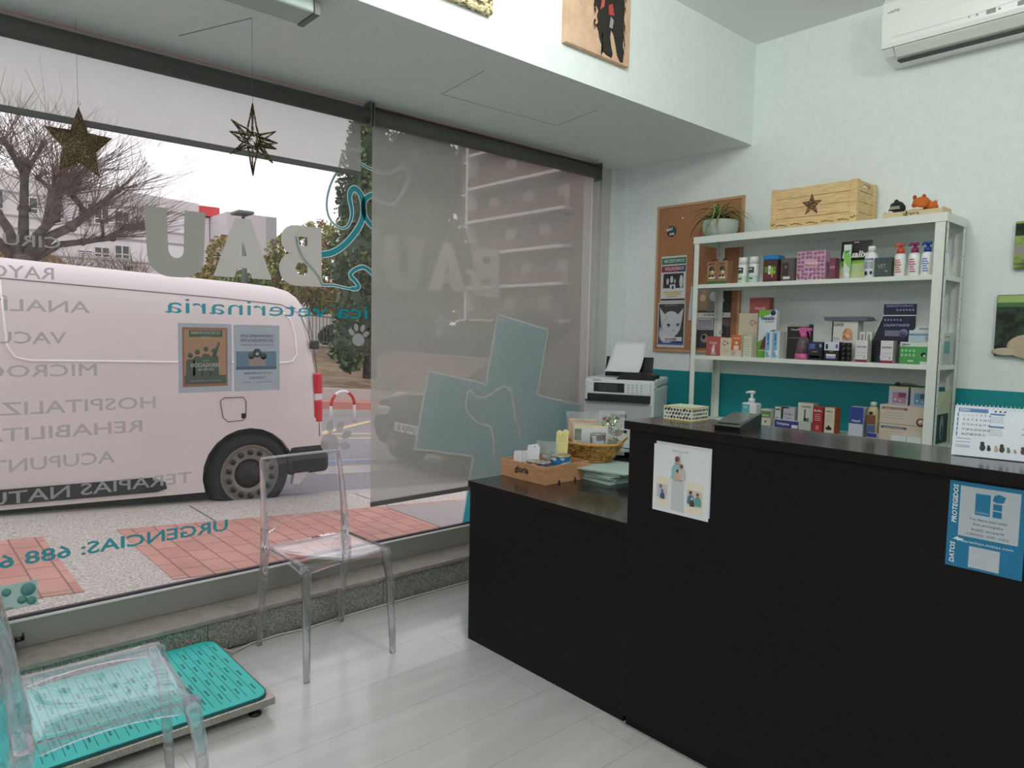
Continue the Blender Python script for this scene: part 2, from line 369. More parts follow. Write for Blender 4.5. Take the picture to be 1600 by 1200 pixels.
def lettersign(y0, label, dz=0, sc=1.):
    t = thing('window_logo_lettering', label, 'window lettering', (XG, y0+.4, 1.63), 0, GT); x0, x1 = XG-.001, XG+.001
    MB().prism(letter_u(y0, y0+.25, 1.63, 1.92, .088), 0, x0, x1, V_GREY).build('letter', t)
    a = y0+.28; b = MB()
    # A as two legs, a bridge and a cap, one joined outline
    b.raw([(x1, a, 1.645), (x1, a+.095, 1.645), (x1, a+.108, 1.690), (x1, a+.162, 1.690), (x1, a+.175, 1.645), (x1, a+.27, 1.645), (x1, a+.170, 1.915), (x1, a+.100, 1.915),
           (x1, a+.118, 1.745), (x1, a+.152, 1.745), (x1, a+.135, 1.81)],
          [(0, 1, 2, 8), (2, 3, 9, 8), (3, 4, 5, 9), (5, 6, 10, 9), (6, 7, 10), (7, 0, 8, 10)], V_GREY)
    b.build('letter', t)
    c = y0+.585; zt = 1.915; H = .29   # B, spine towards +Y because it is read from outside
    s = c+.22; out = []
    def arc(cy, cz, ry, rz, a0, a1, n=8): return [(cy+ry*cos(a0+(a1-a0)*i/n), cz+rz*sin(a0+(a1-a0)*i/n)) for i in range(n+1)]
    top = arc(c+.085, zt-.072, .075, .072, pi/2, 3*pi/2-.3); bot = arc(c+.085, zt-H+.08, .085, .08, pi/2+.3, 3*pi/2)
    outer = [(s, zt)] + top + bot + [(s, zt-H)]
    hole1 = [(c+.145, zt-.052), (c+.10, zt-.052), (c+.088, zt-.072), (c+.10, zt-.095), (c+.145, zt-.095)]
    hole2 = [(c+.145, zt-.178), (c+.098, zt-.178), (c+.083, zt-.205), (c+.098, zt-.235), (c+.145, zt-.235)]
    bm = bmesh.new(); eds = []
    for loop in (outer, hole1, hole2):
        vs = [bm.verts.new((x1, p[0], p[1])) for p in loop]; eds += [bm.edges.new((vs[i], vs[(i+1) % len(vs)])) for i in range(len(vs))]
    bmesh.ops.triangle_fill(bm, edges=eds, use_beauty=True); bm.verts.index_update()
    MB().bm(bm, V_GREY, False).build('letter', t)
lettersign(.848, 'large grey logo letters on the clear glass above the white van')
lettersign(2.012, 'large grey logo letters on the glass hidden behind the lowered blind')
glassword('clínica veterinaria', 2.16, 1.475, .070, V_TEAL, 1.235, 'thin teal word line under the grey logo letters on the glass', bold=0)
for s_, y, z, h, wd, lab in (('CIRUGÍA', .545, 1.712, .043, .33, 'grey glass lettering, topmost line of the service list'),
        ('RAYOS X', .52, 1.590, .046, .33, 'grey glass lettering, second line of the service list, over the van roof edge'),
        ('ANALÍTICAS', .64, 1.464, .046, .56, 'grey glass lettering ending in a line about analyses, third of the list'),
        ('VACUNAS', .556, 1.340, .046, .40, 'grey glass lettering about vaccines, fourth of the list'),
        ('MICROCHIP', .66, 1.211, .048, .52, 'faint grey glass lettering about microchips, fifth of the list'),
        ('HOSPITALIZACIÓN', .88, 1.066, .050, .86, 'pale glass lettering, longest line in the middle of the service list'),
        ('REHABILITACIÓN', .825, .967, .050, .82, 'pale glass lettering directly below the longest service line'),
        ('ACUPUNTURA', .718, .846, .050, .60, 'pale glass lettering, second line from the bottom of the service list'),
        ('TERAPIAS NATURALES', 1.024, .723, .048, 1.02, 'pale bold glass lettering crossing the dark foot of the van')):
    glassword(s_, y, z, h, V_FROST, wd, lab, .010)
glassword('URGENCIAS: 688 677 912', 1.18, .476, .050, V_TEAL, 1.16, 'teal emergency phone number line low on the glass', .022)

def ribbon(mb, pts, wd, m, x=XG, edge=None, smooth=True):
    """flat band along a smoothed (y, z) path"""
    P = [Vector(p) for p in pts]
    if smooth:
        for _ in range(3):
            Q = [P[0]]
            for i in range(len(P)-1): Q += [P[i]*.75+P[i+1]*.25, P[i]*.25+P[i+1]*.75]
            P = Q+[P[-1]]
    n = len(P)
    def off(wf, xx, mm):
        vs = []
        for i, p in enumerate(P):
            d = (P[min(i+1, n-1)]-P[max(i-1, 0)]).normalized(); q = Vector((-d.y, d.x)); ww = (wd(i/(n-1)) if callable(wd) else wd)*.5+wf
            a, b_ = p+q*ww, p-q*ww; vs += [(xx, a.x, a.y), (xx, b_.x, b_.y)]
        mb.raw(vs, [(2*i, 2*i+1, 2*i+3, 2*i+2) for i in range(n-1)], mm)
    off(0, x+.0006, m)
    if edge: off(.004, x, edge)
    return mb
b = MB()
ribbon(b, [(1.88, 2.33), (1.819, 2.331), (1.765, 2.30), (1.755, 2.23), (1.70, 2.14), (1.675, 2.03), (1.70, 1.95), (1.784, 1.915), (1.83, 2.0), (1.80, 2.10), (1.835, 2.145), (1.885, 2.10), (1.89, 1.98), (1.80, 1.86), (1.72, 1.80), (1.655, 1.785)],
       lambda t: .006 if t < .45 else .006+.022*min(1, (t-.45)*5), V_TEAL, edge=V_WHITE)
ribbon(b, [(1.99, 2.12), (1.93, 2.12), (1.885, 2.08), (1.888, 2.01), (1.925, 1.965), (1.98, 1.93)], .024, V_TEAL, edge=V_WHITE)
ribbon(b, [(1.99, 1.66), (1.925, 1.73), (1.875, 1.748), (1.80, 1.70), (1.845, 1.665), (1.87, 1.63), (1.80, 1.625), (1.72, 1.64), (1.65, 1.635)], lambda t: .018 if t < .7 else .008, V_TEAL, edge=V_WHITE)
ribbon(b, [(1.52, 1.86), (1.53, 1.80), (1.57, 1.74), (1.63, 1.69), (1.655, 1.64)], .010, V_TEAL, edge=V_WHITE)
ribbon(b, [(1.86, 2.27), (1.93, 2.245), (2.05, 2.24), (2.12, 2.30), (2.17, 2.27), (2.15, 2.19), (2.11, 2.14), (2.08, 2.08), (1.95, 2.09)], .008, V_TEAL, edge=V_WHITE)
single('window_swirl_drawing', b, 'curling teal line drawing on the glass between the two blinds', 'window drawing', group=GT)

def paw(y, z, r, rot, label):
    b = MB()
    def disc(cy, cz, ry, rz, a):
        vs = [(XG, cy, cz)]+[(XG, cy+ry*cos(t)*cos(a)-rz*sin(t)*sin(a), cz+ry*cos(t)*sin(a)+rz*sin(t)*cos(a)) for t in [2*pi*k/20 for k in range(20)]]
        b.raw(vs, [(0, k+1, (k+1) % 20+1) for k in range(20)], V_FROST)
    disc(y, z, r, r*.9, rot)
    for a, k in ((-.9, .95), (-.3, 1.1), (.3, 1.1), (.9, .95)):
        q = a+rot+pi/2; disc(y+cos(q)*r*1.65*k, z+sin(q)*r*1.65*k, r*.36, r*.55, q-pi/2)
    single('paw_print_sticker', b, label, 'window sticker', group='frosted paw prints on the shop window')
paw(1.70, .835, .055, -.9, 'frosted paw print by the rear bumper of the van')
paw(2.385, 1.42, .040, -.35, 'frosted paw print below the covered logo letters behind the blind')
paw(2.07, .795, .036, -.7, 'frosted paw print low behind the blind over the car plate')
paw(2.04, 1.11, .036, -.1, 'frosted paw print behind the blind near its left edge')
paw(1.86, 1.365, .036, -.1, 'frosted paw print under the thin teal word line beside the blind edge')
# cross with the outline of a dog
r_ = Vector((.98, -.2)); u_ = Vector((.2, .98)); C_ = Vector((2.90, .845)); A_ = .215
def cross(o): return [tuple(C_+r_*math.copysign(abs(a)*A_+o, a)+u_*math.copysign(abs(c)*A_+o, c)) for a, c in
                      ((-1, 3), (1, 3), (1, 1), (3, 1), (3, -1), (1, -1), (1, -3), (-1, -3), (-1, -1), (-3, -1), (-3, 1), (-1, 1))]
t = thing('window_cross_sign', 'large tilted teal cross with a dog outline on the glass behind the lowered blind', 'window sign', (XG, 2.9, .845), 0, GT)
def smoothed(P, n=3):
    P = [Vector(p) for p in P]
    for _ in range(n): P = [P[0]]+[q for i in range(len(P)-1) for q in (P[i]*.75+P[i+1]*.25, P[i]*.25+P[i+1]*.75)]+[P[-1]]
    return P
DOG = [(smoothed([(2.80, .70), (2.79, .80), (2.765, .85), (2.66, .872), (2.635, .90), (2.57, .955), (2.585, 1.04), (2.60, 1.085), (2.65, 1.03), (2.74, 1.02), (2.83, 1.08), (2.90, 1.09), (2.94, 1.04), (2.96, .92), (3.0, .83), (3.03, .74)]), .0125), (smoothed([(2.80, .70), (2.77, .55), (2.76, .40)]), .008)]
def near(p):
    for P, rr in DOG:
        for i in range(len(P)-1):
            d = P[i+1]-P[i]; k = max(0, min(1, (p-P[i]).dot(d)/d.length_squared))
            if (p-P[i]-d*k).length < rr: return True
    return False
b = MB(); n = 60; cs = A_*2/n; vs = []; fs = []; idx = {}   # the vinyl is cut away along the dog outline
def vid(i, j):
    if (i, j) not in idx: p = C_+r_*((i-1.5*n)*cs)+u_*((j-1.5*n)*cs); idx[(i, j)] = len(vs); vs.append((XG, p.x, p.y))
    return idx[(i, j)]
for i in range(3*n):
    for j in range(3*n):
        if (n <= i < 2*n or n <= j < 2*n):
            p = C_+r_*((i+.5-1.5*n)*cs)+u_*((j+.5-1.5*n)*cs)
            if 2.5 < p.x < 3.1 and .35 < p.y < 1.15 and near(p): continue
            fs.append((vid(i, j), vid(i+1, j), vid(i+1, j+1), vid(i, j+1)))
b.raw(vs, fs, V_CROSS); b.build('teal_cross', t)
b = MB(); P = cross(.006)
for i in range(12): ribbon(b, [P[i], P[(i+1) % 12]], .012, V_WHITE, x=XG-.001, smooth=False)
b.build('white_border', t)
b = MB()
for P, rr in DOG: ribbon(b, [tuple(p) for p in P], rr*1.1, V_WHITE, smooth=False)
b.build('dog_outline', t)
# sticker
b = MB().box(XG-.0005, XG+.0005, -.02, .436, .306, .408, mixmat('pale_teal_vinyl', mk_vinyl(S(196, 222, 220), .25, .5)))
for y, z, r in ((.405, .375, .026), (.385, .338, .017), (.415, .328, .017), (.335, .378, .016)):
    b.cyl((XG-.001, y, z), (XG+.001, y, z), r, mixmat('mid_teal_vinyl', mk_vinyl(S(140, 192, 190), .15, .5)))
b.box(XG-.001, XG+.001, .30, .355, .306, .318, V_GREY)
single('window_sticker', b, 'small pale teal sticker with round marks in the low left of the glass', 'window sticker')

# posters on the glass, printed side to the street
PP = mk_paper(S(200, 202, 214))
def mirr(b, s, y, z, h, m, wd, bold=.0): b.text(s, (XG+.0035, y, z), h, NY, Z_, m, wd, 'c', bold)
def pr(*c): return mk_paper(S(*[v*.66+g*.34 for v, g in zip(c, (186, 172, 172))]))
b = MB().box(XG+.0005, XG+.0012, .975, 1.207, 1.124, 1.432, PP)
o1 = pr(196, 120, 90); b.box(XG+.0013, XG+.0018, .992, 1.187, 1.150, 1.414, o1).box(XG+.0018, XG+.0022, 1.000, 1.180, 1.165, 1.405, pr(226, 168, 130))
dk = pr(84, 104, 92)
b.box(XG+.0022, XG+.0026, 1.0, 1.18, 1.162, 1.20, dk).box(XG+.0022, XG+.0026, 1.02, 1.165, 1.372, 1.402, dk)
for y, hh in ((1.025, .09), (1.055, .105), (1.092, .118), (1.128, .11)):
    b.prism([(y-.02, 1.2), (y+.02, 1.2), (y+.018, 1.2+hh*.75), (y+.008, 1.2+hh*.82), (y-.008, 1.2+hh*.82), (y-.018, 1.2+hh*.75)], 0, XG+.0026, XG+.0030, dk)
    b.cyl((XG+.0026, y, 1.2+hh), (XG+.0031, y, 1.2+hh), .011, dk, n=12)
b.prism([(1.135, 1.285), (1.155, 1.345), (1.148, 1.352), (1.12, 1.29)], 0, XG+.0026, XG+.003, dk)
lt = pr(225, 226, 215)
mirr(b, '18 DE NOVIEMBRE', 1.09, 1.385, .012, lt, .125, .02); mirr(b, '10:30h', 1.09, 1.366, .010, lt, .04, .01); mirr(b, 'POR LA', 1.09, 1.262, .007, lt, .03)
mirr(b, 'DEROGACIÓN', 1.09, 1.238, .017, lt, .125, .03); mirr(b, 'DEL RD 666', 1.09, 1.222, .010, lt, .07, .02); mirr(b, 'Juntos somos más fuertes', 1.09, 1.174, .007, lt, .13)
single('protest_poster', b, 'orange and green poster with silhouettes taped to the glass over the van', 'poster', group='posters taped to the window glass')
b = MB().box(XG+.0005, XG+.0012, 1.216, 1.434, 1.122, 1.430, PP)
b.box(XG+.0013, XG+.002, 1.226, 1.418, 1.222, 1.307, pr(120, 158, 190)).box(XG+.002, XG+.0024, 1.226, 1.418, 1.222, 1.236, pr(84, 120, 150))
nv = pr(70, 72, 92)
mirr(b, 'CONTINUAMOS CON', 1.325, 1.373, .013, nv, .155, .01); mirr(b, 'LAS MOVILIZACIONES', 1.325, 1.352, .013, nv, .16, .01); mirr(b, 'En contra del RD 666/2023', 1.325, 1.334, .008, nv, .15)
mirr(b, '18 DE NOVIEMBRE', 1.325, 1.200, .010, nv, .13); mirr(b, 'CALENDARIO', 1.325, 1.178, .011, nv, .08); mirr(b, 'www.colvet.es   ·   sindicato', 1.325, 1.160, .005, nv, .14)
b.box(XG+.0024, XG+.0028, 1.285, 1.365, 1.238, 1.278, pr(205, 170, 170)).cyl((XG+.002, 1.325, 1.30), (XG+.0029, 1.325, 1.30), .02, pr(80, 84, 88), n=16)
b.cyl((XG+.002, 1.325, 1.294), (XG+.0031, 1.325, 1.294), .008, lt, n=12).cyl((XG+.002, 1.355, 1.285), (XG+.0028, 1.355, 1.285), .016, pr(80, 84, 88), n=12).cyl((XG+.002, 1.297, 1.287), (XG+.0028, 1.297, 1.287), .016, pr(100, 104, 110), n=12)
single('calendar_poster', b, 'white poster with a blue band and a dog taped beside the orange poster', 'poster', group='posters taped to the window glass')

# emergency luminaire on the soffit
t = thing('emergency_light', 'pale emergency light fitting under the soffit at the top edge', 'emergency light', (-2.40, .9, 2.55))
MB().box(-2.46, -2.31, .60, 1.16, 2.535, 2.55, WHITE, .004).build('base_plate', t)
MB().box(-2.45, -2.32, .62, 1.145, 2.49, 2.535, mat('pale_diffuser', S(176, 190, 182), .4), .008).build('diffuser', t)
MB().box(-2.452, -2.318, 1.145, 1.165, 2.488, 2.536, flat(120, 126, 118)).build('end_cap', t)

# ---- hanging stars
def f_glit(): return textured('bronze_glitter', S(70, 56, 38), S(196, 172, 128), 420, .4, 'voronoi', p0=.66, p1=.78, metal=.55, bump=.6)
GLIT = f_glit()
GL2 = textured('dark_bronze_weave', S(52, 42, 34), S(170, 145, 95), 110, .4, 'noise', p0=.52, p1=.62, metal=.4, bump=.8)
t = thing('star_ornament', 'solid five-pointed bronze glitter star hanging on a thread at the left', 'star ornament', (-3.127, .590, 2.09), 0, 'star ornaments hanging in the window')
c = Vector((.590, 2.095)); tips = [(.590, 2.235), (.702, 2.137), (.654, 1.982), (.520, 1.984), (.478, 2.140)]
outl = []
for i in range(5):
    a = Vector(tips[i]); q = Vector(tips[(i+1) % 5]); outl.append(a); m_ = (a+q)/2; outl.append(c+(m_-c)*(.62 if i not in (0, 4) else .52))
n = 6; ring = []
for i in range(10):
    for k in range(n): ring.append(outl[i].lerp(outl[(i+1) % 10], k/n))
vs = []; fs = []; L = len(ring)
for s_ in (1, -1):
    base = len(vs); vs.append((-3.127+s_*.028, c.x, c.y))
    for j in range(1, 5):
        for p in ring:
            q = c.lerp(p, j/4); nzv = noise.noise(Vector((q.x*90, q.y*90, s_*7)))*.0035; vs.append((-3.127+s_*(.028*(1-j/4)**.8+.003+nzv), q.x+nzv*.5, q.y+nzv*.5))
    for i in range(L):
        fs.append((base, base+1+i, base+1+(i+1) % L))
        for j in range(3): fs.append((base+1+j*L+i, base+1+(j+1)*L+i, base+1+(j+1)*L+(i+1) % L, base+1+j*L+(i+1) % L))
h_ = len(vs)//2
for i in range(L): fs.append((1+3*L+i, h_+1+3*L+i, h_+1+3*L+(i+1) % L, 1+3*L+(i+1) % L))
MB().raw(vs, fs, GLIT).build('star_body', t)
MB().tube([(-3.127, .592+.0045*cos(a), 2.245+.0055*sin(a)*1.2) for a in [2*pi*k/16 for k in range(16)]], .0007, BLACK, 5, closed=True).build('ring', t)
MB().cyl((-3.127, .5885, 2.25), (-3.127, .587, 2.55), .0006, flat(90, 90, 95), n=5).build('thread', t)
t = thing('star_ornament', 'open wire-framed many-pointed glitter star hanging at the right of the solid star', 'star ornament', (-2.648, 1.06, 2.10), 0, 'star ornaments hanging in the window')
c = Vector((-2.648, 1.06, 2.11)); b = MB()
# tips as (right, up, toward viewer) offsets
view = Vector((.928, -.371, 0)).normalized(); rgt = Vector((.371, .928, 0)).normalized()
for rx, uz, dv, wd in ((0, .135, 0, .020), (0, -.128, 0, .018), (-.075, .075, -.03, .017), (.082, .05, -.03, .017), (-.078, .012, .05, .020), (.085, -.012, .05, .020), (.083, -.027, .02, .016), (-.08, -.045, -.05, .012), (.07, -.075, .0, .015)):
    tip = c+rgt*rx+Vector((0, 0, uz))+view*dv; ax = (tip-c).normalized(); pA = ax.orthogonal().normalized(); pB = ax.cross(pA)
    if abs(rx) < .01: pA = rgt
    pB = ax.cross(pA)
    for k in range(4):
        a = 2*pi*k/4; base = c+ax*.025+(pA*cos(a)+pB*sin(a))*wd; mid = base.lerp(tip, .55)+Vector((random.uniform(-.002, .002),)*3)
        b.tube([base, base.lerp(tip, .25)+Vector((random.uniform(-.002, .002),)*3), mid, tip], [.0038, .0034, .0032, .0022], GL2, 5)
    b.tube([c+ax*.025+(pA*cos(2*pi*k/6)+pB*sin(2*pi*k/6))*wd for k in range(6)], .0024, GL2, 5, closed=True)
for k in range(60):
    d = Vector((random.gauss(0, 1), random.gauss(0, 1), random.gauss(0, 1))).normalized(); b.ball(c+d*random.uniform(.018, .032), random.uniform(.002, .004), GL2, seg=6)
b.build('star_frame', t)
MB().cyl((-2.648, 1.06, 2.243), (-2.648, 1.06, 2.55), .0006, flat(90, 90, 95), n=5).tube([(-2.648, 1.06, 2.549), (-2.83, .985, 2.5475), (-3.01, .915, 2.549)], .0009, flat(70, 70, 70), 5).build('thread', t)
# ================================================================ CHAIRS (front = local +x)
def make_chair(label, loc, rz):
    t = thing('clear_chair', label, 'chair', loc, rz, 'clear plastic chairs')
    W = .205
    # seat: a dished slab with a deeper rim
    nx, ny = 16, 16; vs = []; fs = []
    def zt(x, y):
        u = (x+.17)/.36*2-1; v = y/W; d = max(0, 1-u*u)*max(0, 1-v*v)
        return .468-.022*d**.8-.012*max(0, u)**3*(1-v*v)
    for i in range(nx+1):
        for j in range(ny+1):
            x = -.17+.36*i/nx; v = 2*j/ny-1; y = v*(W-.012*(1-i/nx)); vs.append((x, y, zt(x, y)))
    n = len(vs); vs += [(x, y, z-.010) for x, y, z in vs]
    k = ny+1
    for i in range(nx):
        for j in range(ny):
            a = i*k+j; fs += [(a, a+k, a+k+1, a+1), (n+a, n+a+1, n+a+k+1, n+a+k)]
    for i in range(nx):
        a = i*k; fs.append((a, n+a, n+a+k, a+k)); a = i*k+ny; fs.append((a, a+k, n+a+k, n+a))
    for j in range(ny):
        fs.append((j, j+1, n+j+1, n+j)); a = nx*k+j; fs.append((a, n+a, n+a+1, a+1))
    MB().raw(vs, fs, POLYP, True).build('seat', t, local=True)
    b = MB(); nn = 12
    # rails under the seat edges
    def rail(p0, p1, sag=0):
        p0, p1 = Vector(p0), Vector(p1); d = (p1-p0).normalized(); q = Vector((-d.y, d.x, 0))*.0045; vs = []; fs = []
        for i in range(nn+1):
            u = i/nn; p = p0.lerp(p1, u); zb = .428+.016*(4*u*(1-u)); ztop = .458-sag*4*u*(1-u)
            for s_, z in ((1, ztop), (-1, ztop), (-1, zb), (1, zb)): vs.append((p.x+q.x*s_, p.y+q.y*s_, z))
        for i in range(nn):
            for c in range(4): fs.append((i*4+c, i*4+(c+1) % 4, i*4+4+(c+1) % 4, i*4+4+c))
        fs += [(3, 2, 1, 0), tuple(nn*4+c for c in range(4))]; b.raw(vs, fs, POLY, False)
    rail((.182, -W+.03, 0), (.182, W-.03, 0), .014)
    rail((-.150, -W+.012, 0), (.160, -W+.006, 0)); rail((.160, W-.006, 0), (-.150, W-.012, 0)); rail((-.165, W-.03, 0), (-.165, -W+.03, 0))
    b.build('seat_rail', t, local=True)
    def leg(pts, sz, nm, sy):
        vs = []; fs = []
        for (x, y, z), (a, c) in zip(pts, sz):
            r = min(a, c)*.35
            ring = []
            for qx, qy, a0 in ((1, 1, 0), (-1, 1, pi/2), (-1, -1, pi), (1, -1, 3*pi/2)):
                for e in (0, pi/4, pi/2): ring.append((x+qx*(a/2-r)+r*cos(a0+e), y*sy+qy*(c/2-r)+r*sin(a0+e), z))
            vs += ring
        for i in range(len(pts)-1):
            for c in range(12): fs.append((i*12+c, i*12+(c+1) % 12, i*12+12+(c+1) % 12, i*12+12+c))
        fs += [tuple(range(12))[::-1], tuple((len(pts)-1)*12+c for c in range(12))]
        return MB().raw(vs, fs, POLY, True).build(nm, t, local=True)
    for sy in (-1, 1):
        leg([(.218, .205, .0), (.212, .202, .15), (.200, .197, .34), (.186, .190, .42), (.182, .187, .456)], [(.024, .026), (.028, .029), (.033, .032), (.040, .036), (.044, .040)], 'leg', sy)
        leg([(-.232, .205, 0), (-.215, .203, .15), (-.190, .200, .36), (-.178, .198, .45)], [(.028, .026), (.032, .028), (.042, .030), (.046, .032)], 'leg', sy)
        leg([(-.178, .198, .452), (-.186, .197, .56), (-.205, .194, .70), (-.232, .190, .838)], [(.046, .030), (.042, .026), (.030, .020), (.018, .014)], 'back_post', sy)
    # back panel, with an arched lower edge
    vs = []; fs = []; ni, nj = 20, 10
    for side in (0, 1):
        for i in range(ni+1):
            v = 2*i/ni-1; zb = .50+.055*(1-v*v)
            for j in range(nj+1):
                z = zb+(.842-zb)*j/nj; u = (z-.45)/.39; x = -.180-.055*u**1.6-.020*(1-v*v)*(1-.5*u)-(.0045 if side else 0)
                vs.append((x, v*(.197-.01*u), z))
    n = (ni+1)*(nj+1); k = nj+1
    for i in range(ni):
        for j in range(nj): a = i*k+j; fs += [(a, a+k, a+k+1, a+1), (n+a, n+a+1, n+a+k+1, n+a+k)]
    for i in range(ni): a = i*k; fs.append((a, n+a, n+a+k, a+k)); a = i*k+nj; fs.append((a, a+k, n+a+k, n+a))
    for j in range(nj): fs.append((j, j+1, n+j+1, n+j)); a = ni*k+j; fs.append((a, n+a, n+a+1, a+1))
    MB().raw(vs, fs, POLYP, True).build('backrest', t, local=True)
    p = [(-.2365-.006*(1-(2*i/10-1)**2), (2*i/10-1)*.186, .842) for i in range(11)]
    MB().tube(p, .0055, POLYE, 8).build('top_bar', t, local=True)
    return t
ch = make_chair('clear plastic chair in front of the window, its back to the white van', (-2.802, 1.435, 0), R_(1.5))
dup(ch, (-2.055, .400, 0), R_(87), 'clear plastic chair cropped by the left edge beside the teal scale')

# ================================================================ SCALE
t = thing('animal_scale', 'low steel weighing platform with a teal rubber mat on the floor', 'scale', (-2.76, .5, 0))
STEEL = textured('brushed_steel', S(150, 146, 138), S(196, 192, 184), 40, .32, stretch=(1, 12, 1), metal=.9, p0=.3, p1=.7)
MB().box(-3.068, -2.438, -.01, 1.045, .036, .064, STEEL, .003).build('platform', t)
TEAL = mat('teal_rubber', S(66, 200, 196), .55); TEALD = mat('dark_teal_rubber', S(20, 96, 100), .6)
b = MB(); x0, x1, y0, y1 = -3.060, -2.452, 0.0, 1.034; r = .05; P = []
for cx, cy, a0 in ((x1-r, y1-r, 0), (x0+r, y1-r, 90), (x0+r, y0+r, 180), (x1-r, y0+r, 270)):
    for i in range(7): a = R_(a0+15*i); P.append((cx+r*cos(a), cy+r*sin(a)))
b.prism(P, 2, .064, .071, TEALD)
P2 = [((p[0]-(x0+x1)/2)*.985+(x0+x1)/2, (p[1]-.517)*.99+.517) for p in P]; b.prism(P2, 2, .071, .0725, TEAL)
k = 0; y = .03
while y < 1.02:
    b.box(x0+.035, x1-.035, y, y+.0022, .0725, .0729, TEALD)
    x = x0+.06+(.11 if k % 2 else .03)
    while x < x1-.09:
        for q in range(4): b.box(x+q*.0105, x+q*.0105+.0075, y+.012, y+.019, .0725, .0729, TEALD)
        b.box(x-.006, x-.003, y+.008, y+.022, .0725, .0729, TEALD); x += .135
    y += .030; k += 1
b.build('rubber_mat', t)
for x, y in ((-2.478, .985), (-2.478, .06), (-3.03, .985), (-3.03, .06)):
    MB().lathe((x, y, 0), [(.022, 0), (.024, .006), (.017, .012), (.008, .016), (.008, .037)], BLACK, 14).build('foot', t)
MB().tube([(-3.0, 1.045, .05), (-3.01, 1.10, .01), (-3.055, 1.2, .006), (-3.065, 1.33, .006), (-3.05, 1.46, .006), (-3.062, 1.62, .006), (-3.068, 1.9, .006), (-3.066, 2.5, .006), (-3.05, 3.0, .006)], .0045, flat(196, 192, 188), 6).build('power_cord', t)
single('floor_cable', MB().tube([(-3.070, .9+.2*i, .004) for i in range(12)], .004, BLACK, 6), 'black cable lying along the foot of the stone ledge', 'cable')

# ================================================================ COUNTER
t = thing('reception_counter', 'tall dark wood reception counter with an overhanging top', 'counter', (-.3, 2.1, 0))
MB().box(-1.572, 1.3, 1.975, 2.245, .035, 1.087, WENGE, .002).build('body', t)
MB().box(-1.560, 1.3, 1.990, 2.235, 0, .035, WENGE).build('plinth', t)
MB().box(-1.582, 1.32, 1.955, 2.268, 1.087, 1.1164, WENGE, .001).box(-1.581, 1.319, 1.956, 2.267, 1.1160, 1.117, WENGETOP).build('counter_top', t)
t = thing('low_counter', 'lower dark wood desk unit joined to the window side of the tall counter', 'counter', (-2.04, 2.3, 0))
MB().box(-2.494, -1.574, 1.992, 2.78, 0.0, .712, WENGE, .002).build('body', t)
MB().box(-2.500, -1.574, 1.984, 2.80, .714, .7414, WENGE, .001).box(-2.499, -1.575, 1.985, 2.799, .7410, .742, WENGETOP).build('counter_top', t)
# things on its front
b = MB(); pw = flat(234, 234, 238); y = 1.972
b.box(-1.452, -1.236, y, y+.0018, .834, 1.060, flat(220, 220, 222)); y -= .001; b.box(-1.460, -1.240, y, y+.0012, .822, 1.050, pw)
y -= .0004
def F(x0, x1, z0, z1, m, dy=.0004, yy=None): b.box(x0, x1, (yy or y)-dy, (yy or y), z0, z1, m)
cream = flat(240, 226, 206)
F(-1.447, -1.394, .840, .940, cream); F(-1.325, -1.262, .836, .940, cream)
F(-1.444, -1.400, .868, .915, flat(205, 200, 204), .0008); F(-1.322, -1.264, .868, .915, flat(214, 205, 200), .0008)
b.prism([(-1.385, .836), (-1.332, .832), (-1.336, .93), (-1.345, .942), (-1.375, .944), (-1.383, .93)], 1, y-.0008, y, flat(200, 203, 208))
def person(x, z, s, cl, hair, skin=(214, 170, 148)):
    global y; y -= .0006
    b.prism([(x-.022*s, z-.045*s), (x+.020*s, z-.045*s), (x+.018*s, z-.01*s), (x+.008*s, z+.004*s), (x-.010*s, z+.004*s), (x-.020*s, z-.012*s)], 1, y-.0014, y-.0008, flat(*cl))
    b.cyl((x, y-.0014, z+.012*s), (x, y-.002, z+.012*s), .010*s, flat(*skin), n=14); b.cyl((x-.001, y-.0018, z+.018*s), (x-.001, y-.0023, z+.018*s), .0085*s, flat(*hair), n=14)
person(-1.362, .990, 1.1, (150, 190, 200), (120, 84, 70)); person(-1.345, .975, .75, (205, 195, 190), (90, 70, 66)); person(-1.36, .962, .5, (214, 170, 148), (60, 50, 50))
y += .0018
person(-1.425, .898, .62, (176, 188, 214), (150, 96, 84)); person(-1.418, .886, .45, (80, 84, 120), (60, 60, 80))
y += .0012
person(-1.306, .896, .62, (76, 124, 150), (84, 50, 44)); person(-1.279, .893, .62, (88, 160, 156), (150, 72, 56)); person(-1.300, .880, .42, (90, 60, 56), (230, 226, 220))
b.text('Mi perro y maravillas', (-1.352, y-.0006, 1.034), .0042, X_, Z_, flat(80, 84, 96), .062, 'c'); b.text('de ti', (-1.352, y-.0006, 1.026), .004, X_, Z_, flat(80, 84, 96), None, 'c')
b.text('Tú y yo por', (-1.358, y-.001, .938), .0045, X_, Z_, flat(60, 60, 70), .040, 'c')
single('family_notice', b, 'white notice with small family drawings taped to the tall counter front', 'notice')
BLU = mat('sign_blue', S(22, 116, 158), .45); t = MB(); b = t; y = 1.9745; sx0, sx1 = -.562, -.402
b.box(sx0, sx1, y-.001, y+.0008, .862, 1.076, BLU)
wt = flat(190, 196, 204)
b.box(-.538, -.414, y-.0016, y, .942, 1.066, wt)
b.box(-.505, -.474, y-.0022, y-.001, 1.000, 1.052, BLU).box(-.468, -.450, y-.0022, y-.001, 1.018, 1.033, BLU).box(-.468, -.450, y-.0022, y-.001, 1.000, 1.015, BLU)
b.prism([(-.470, 1.040), (-.461, 1.036), (-.448, 1.038), (-.443, 1.052), (-.458, 1.057), (-.467, 1.052)], 1, y-.0022, y-.001, BLU)
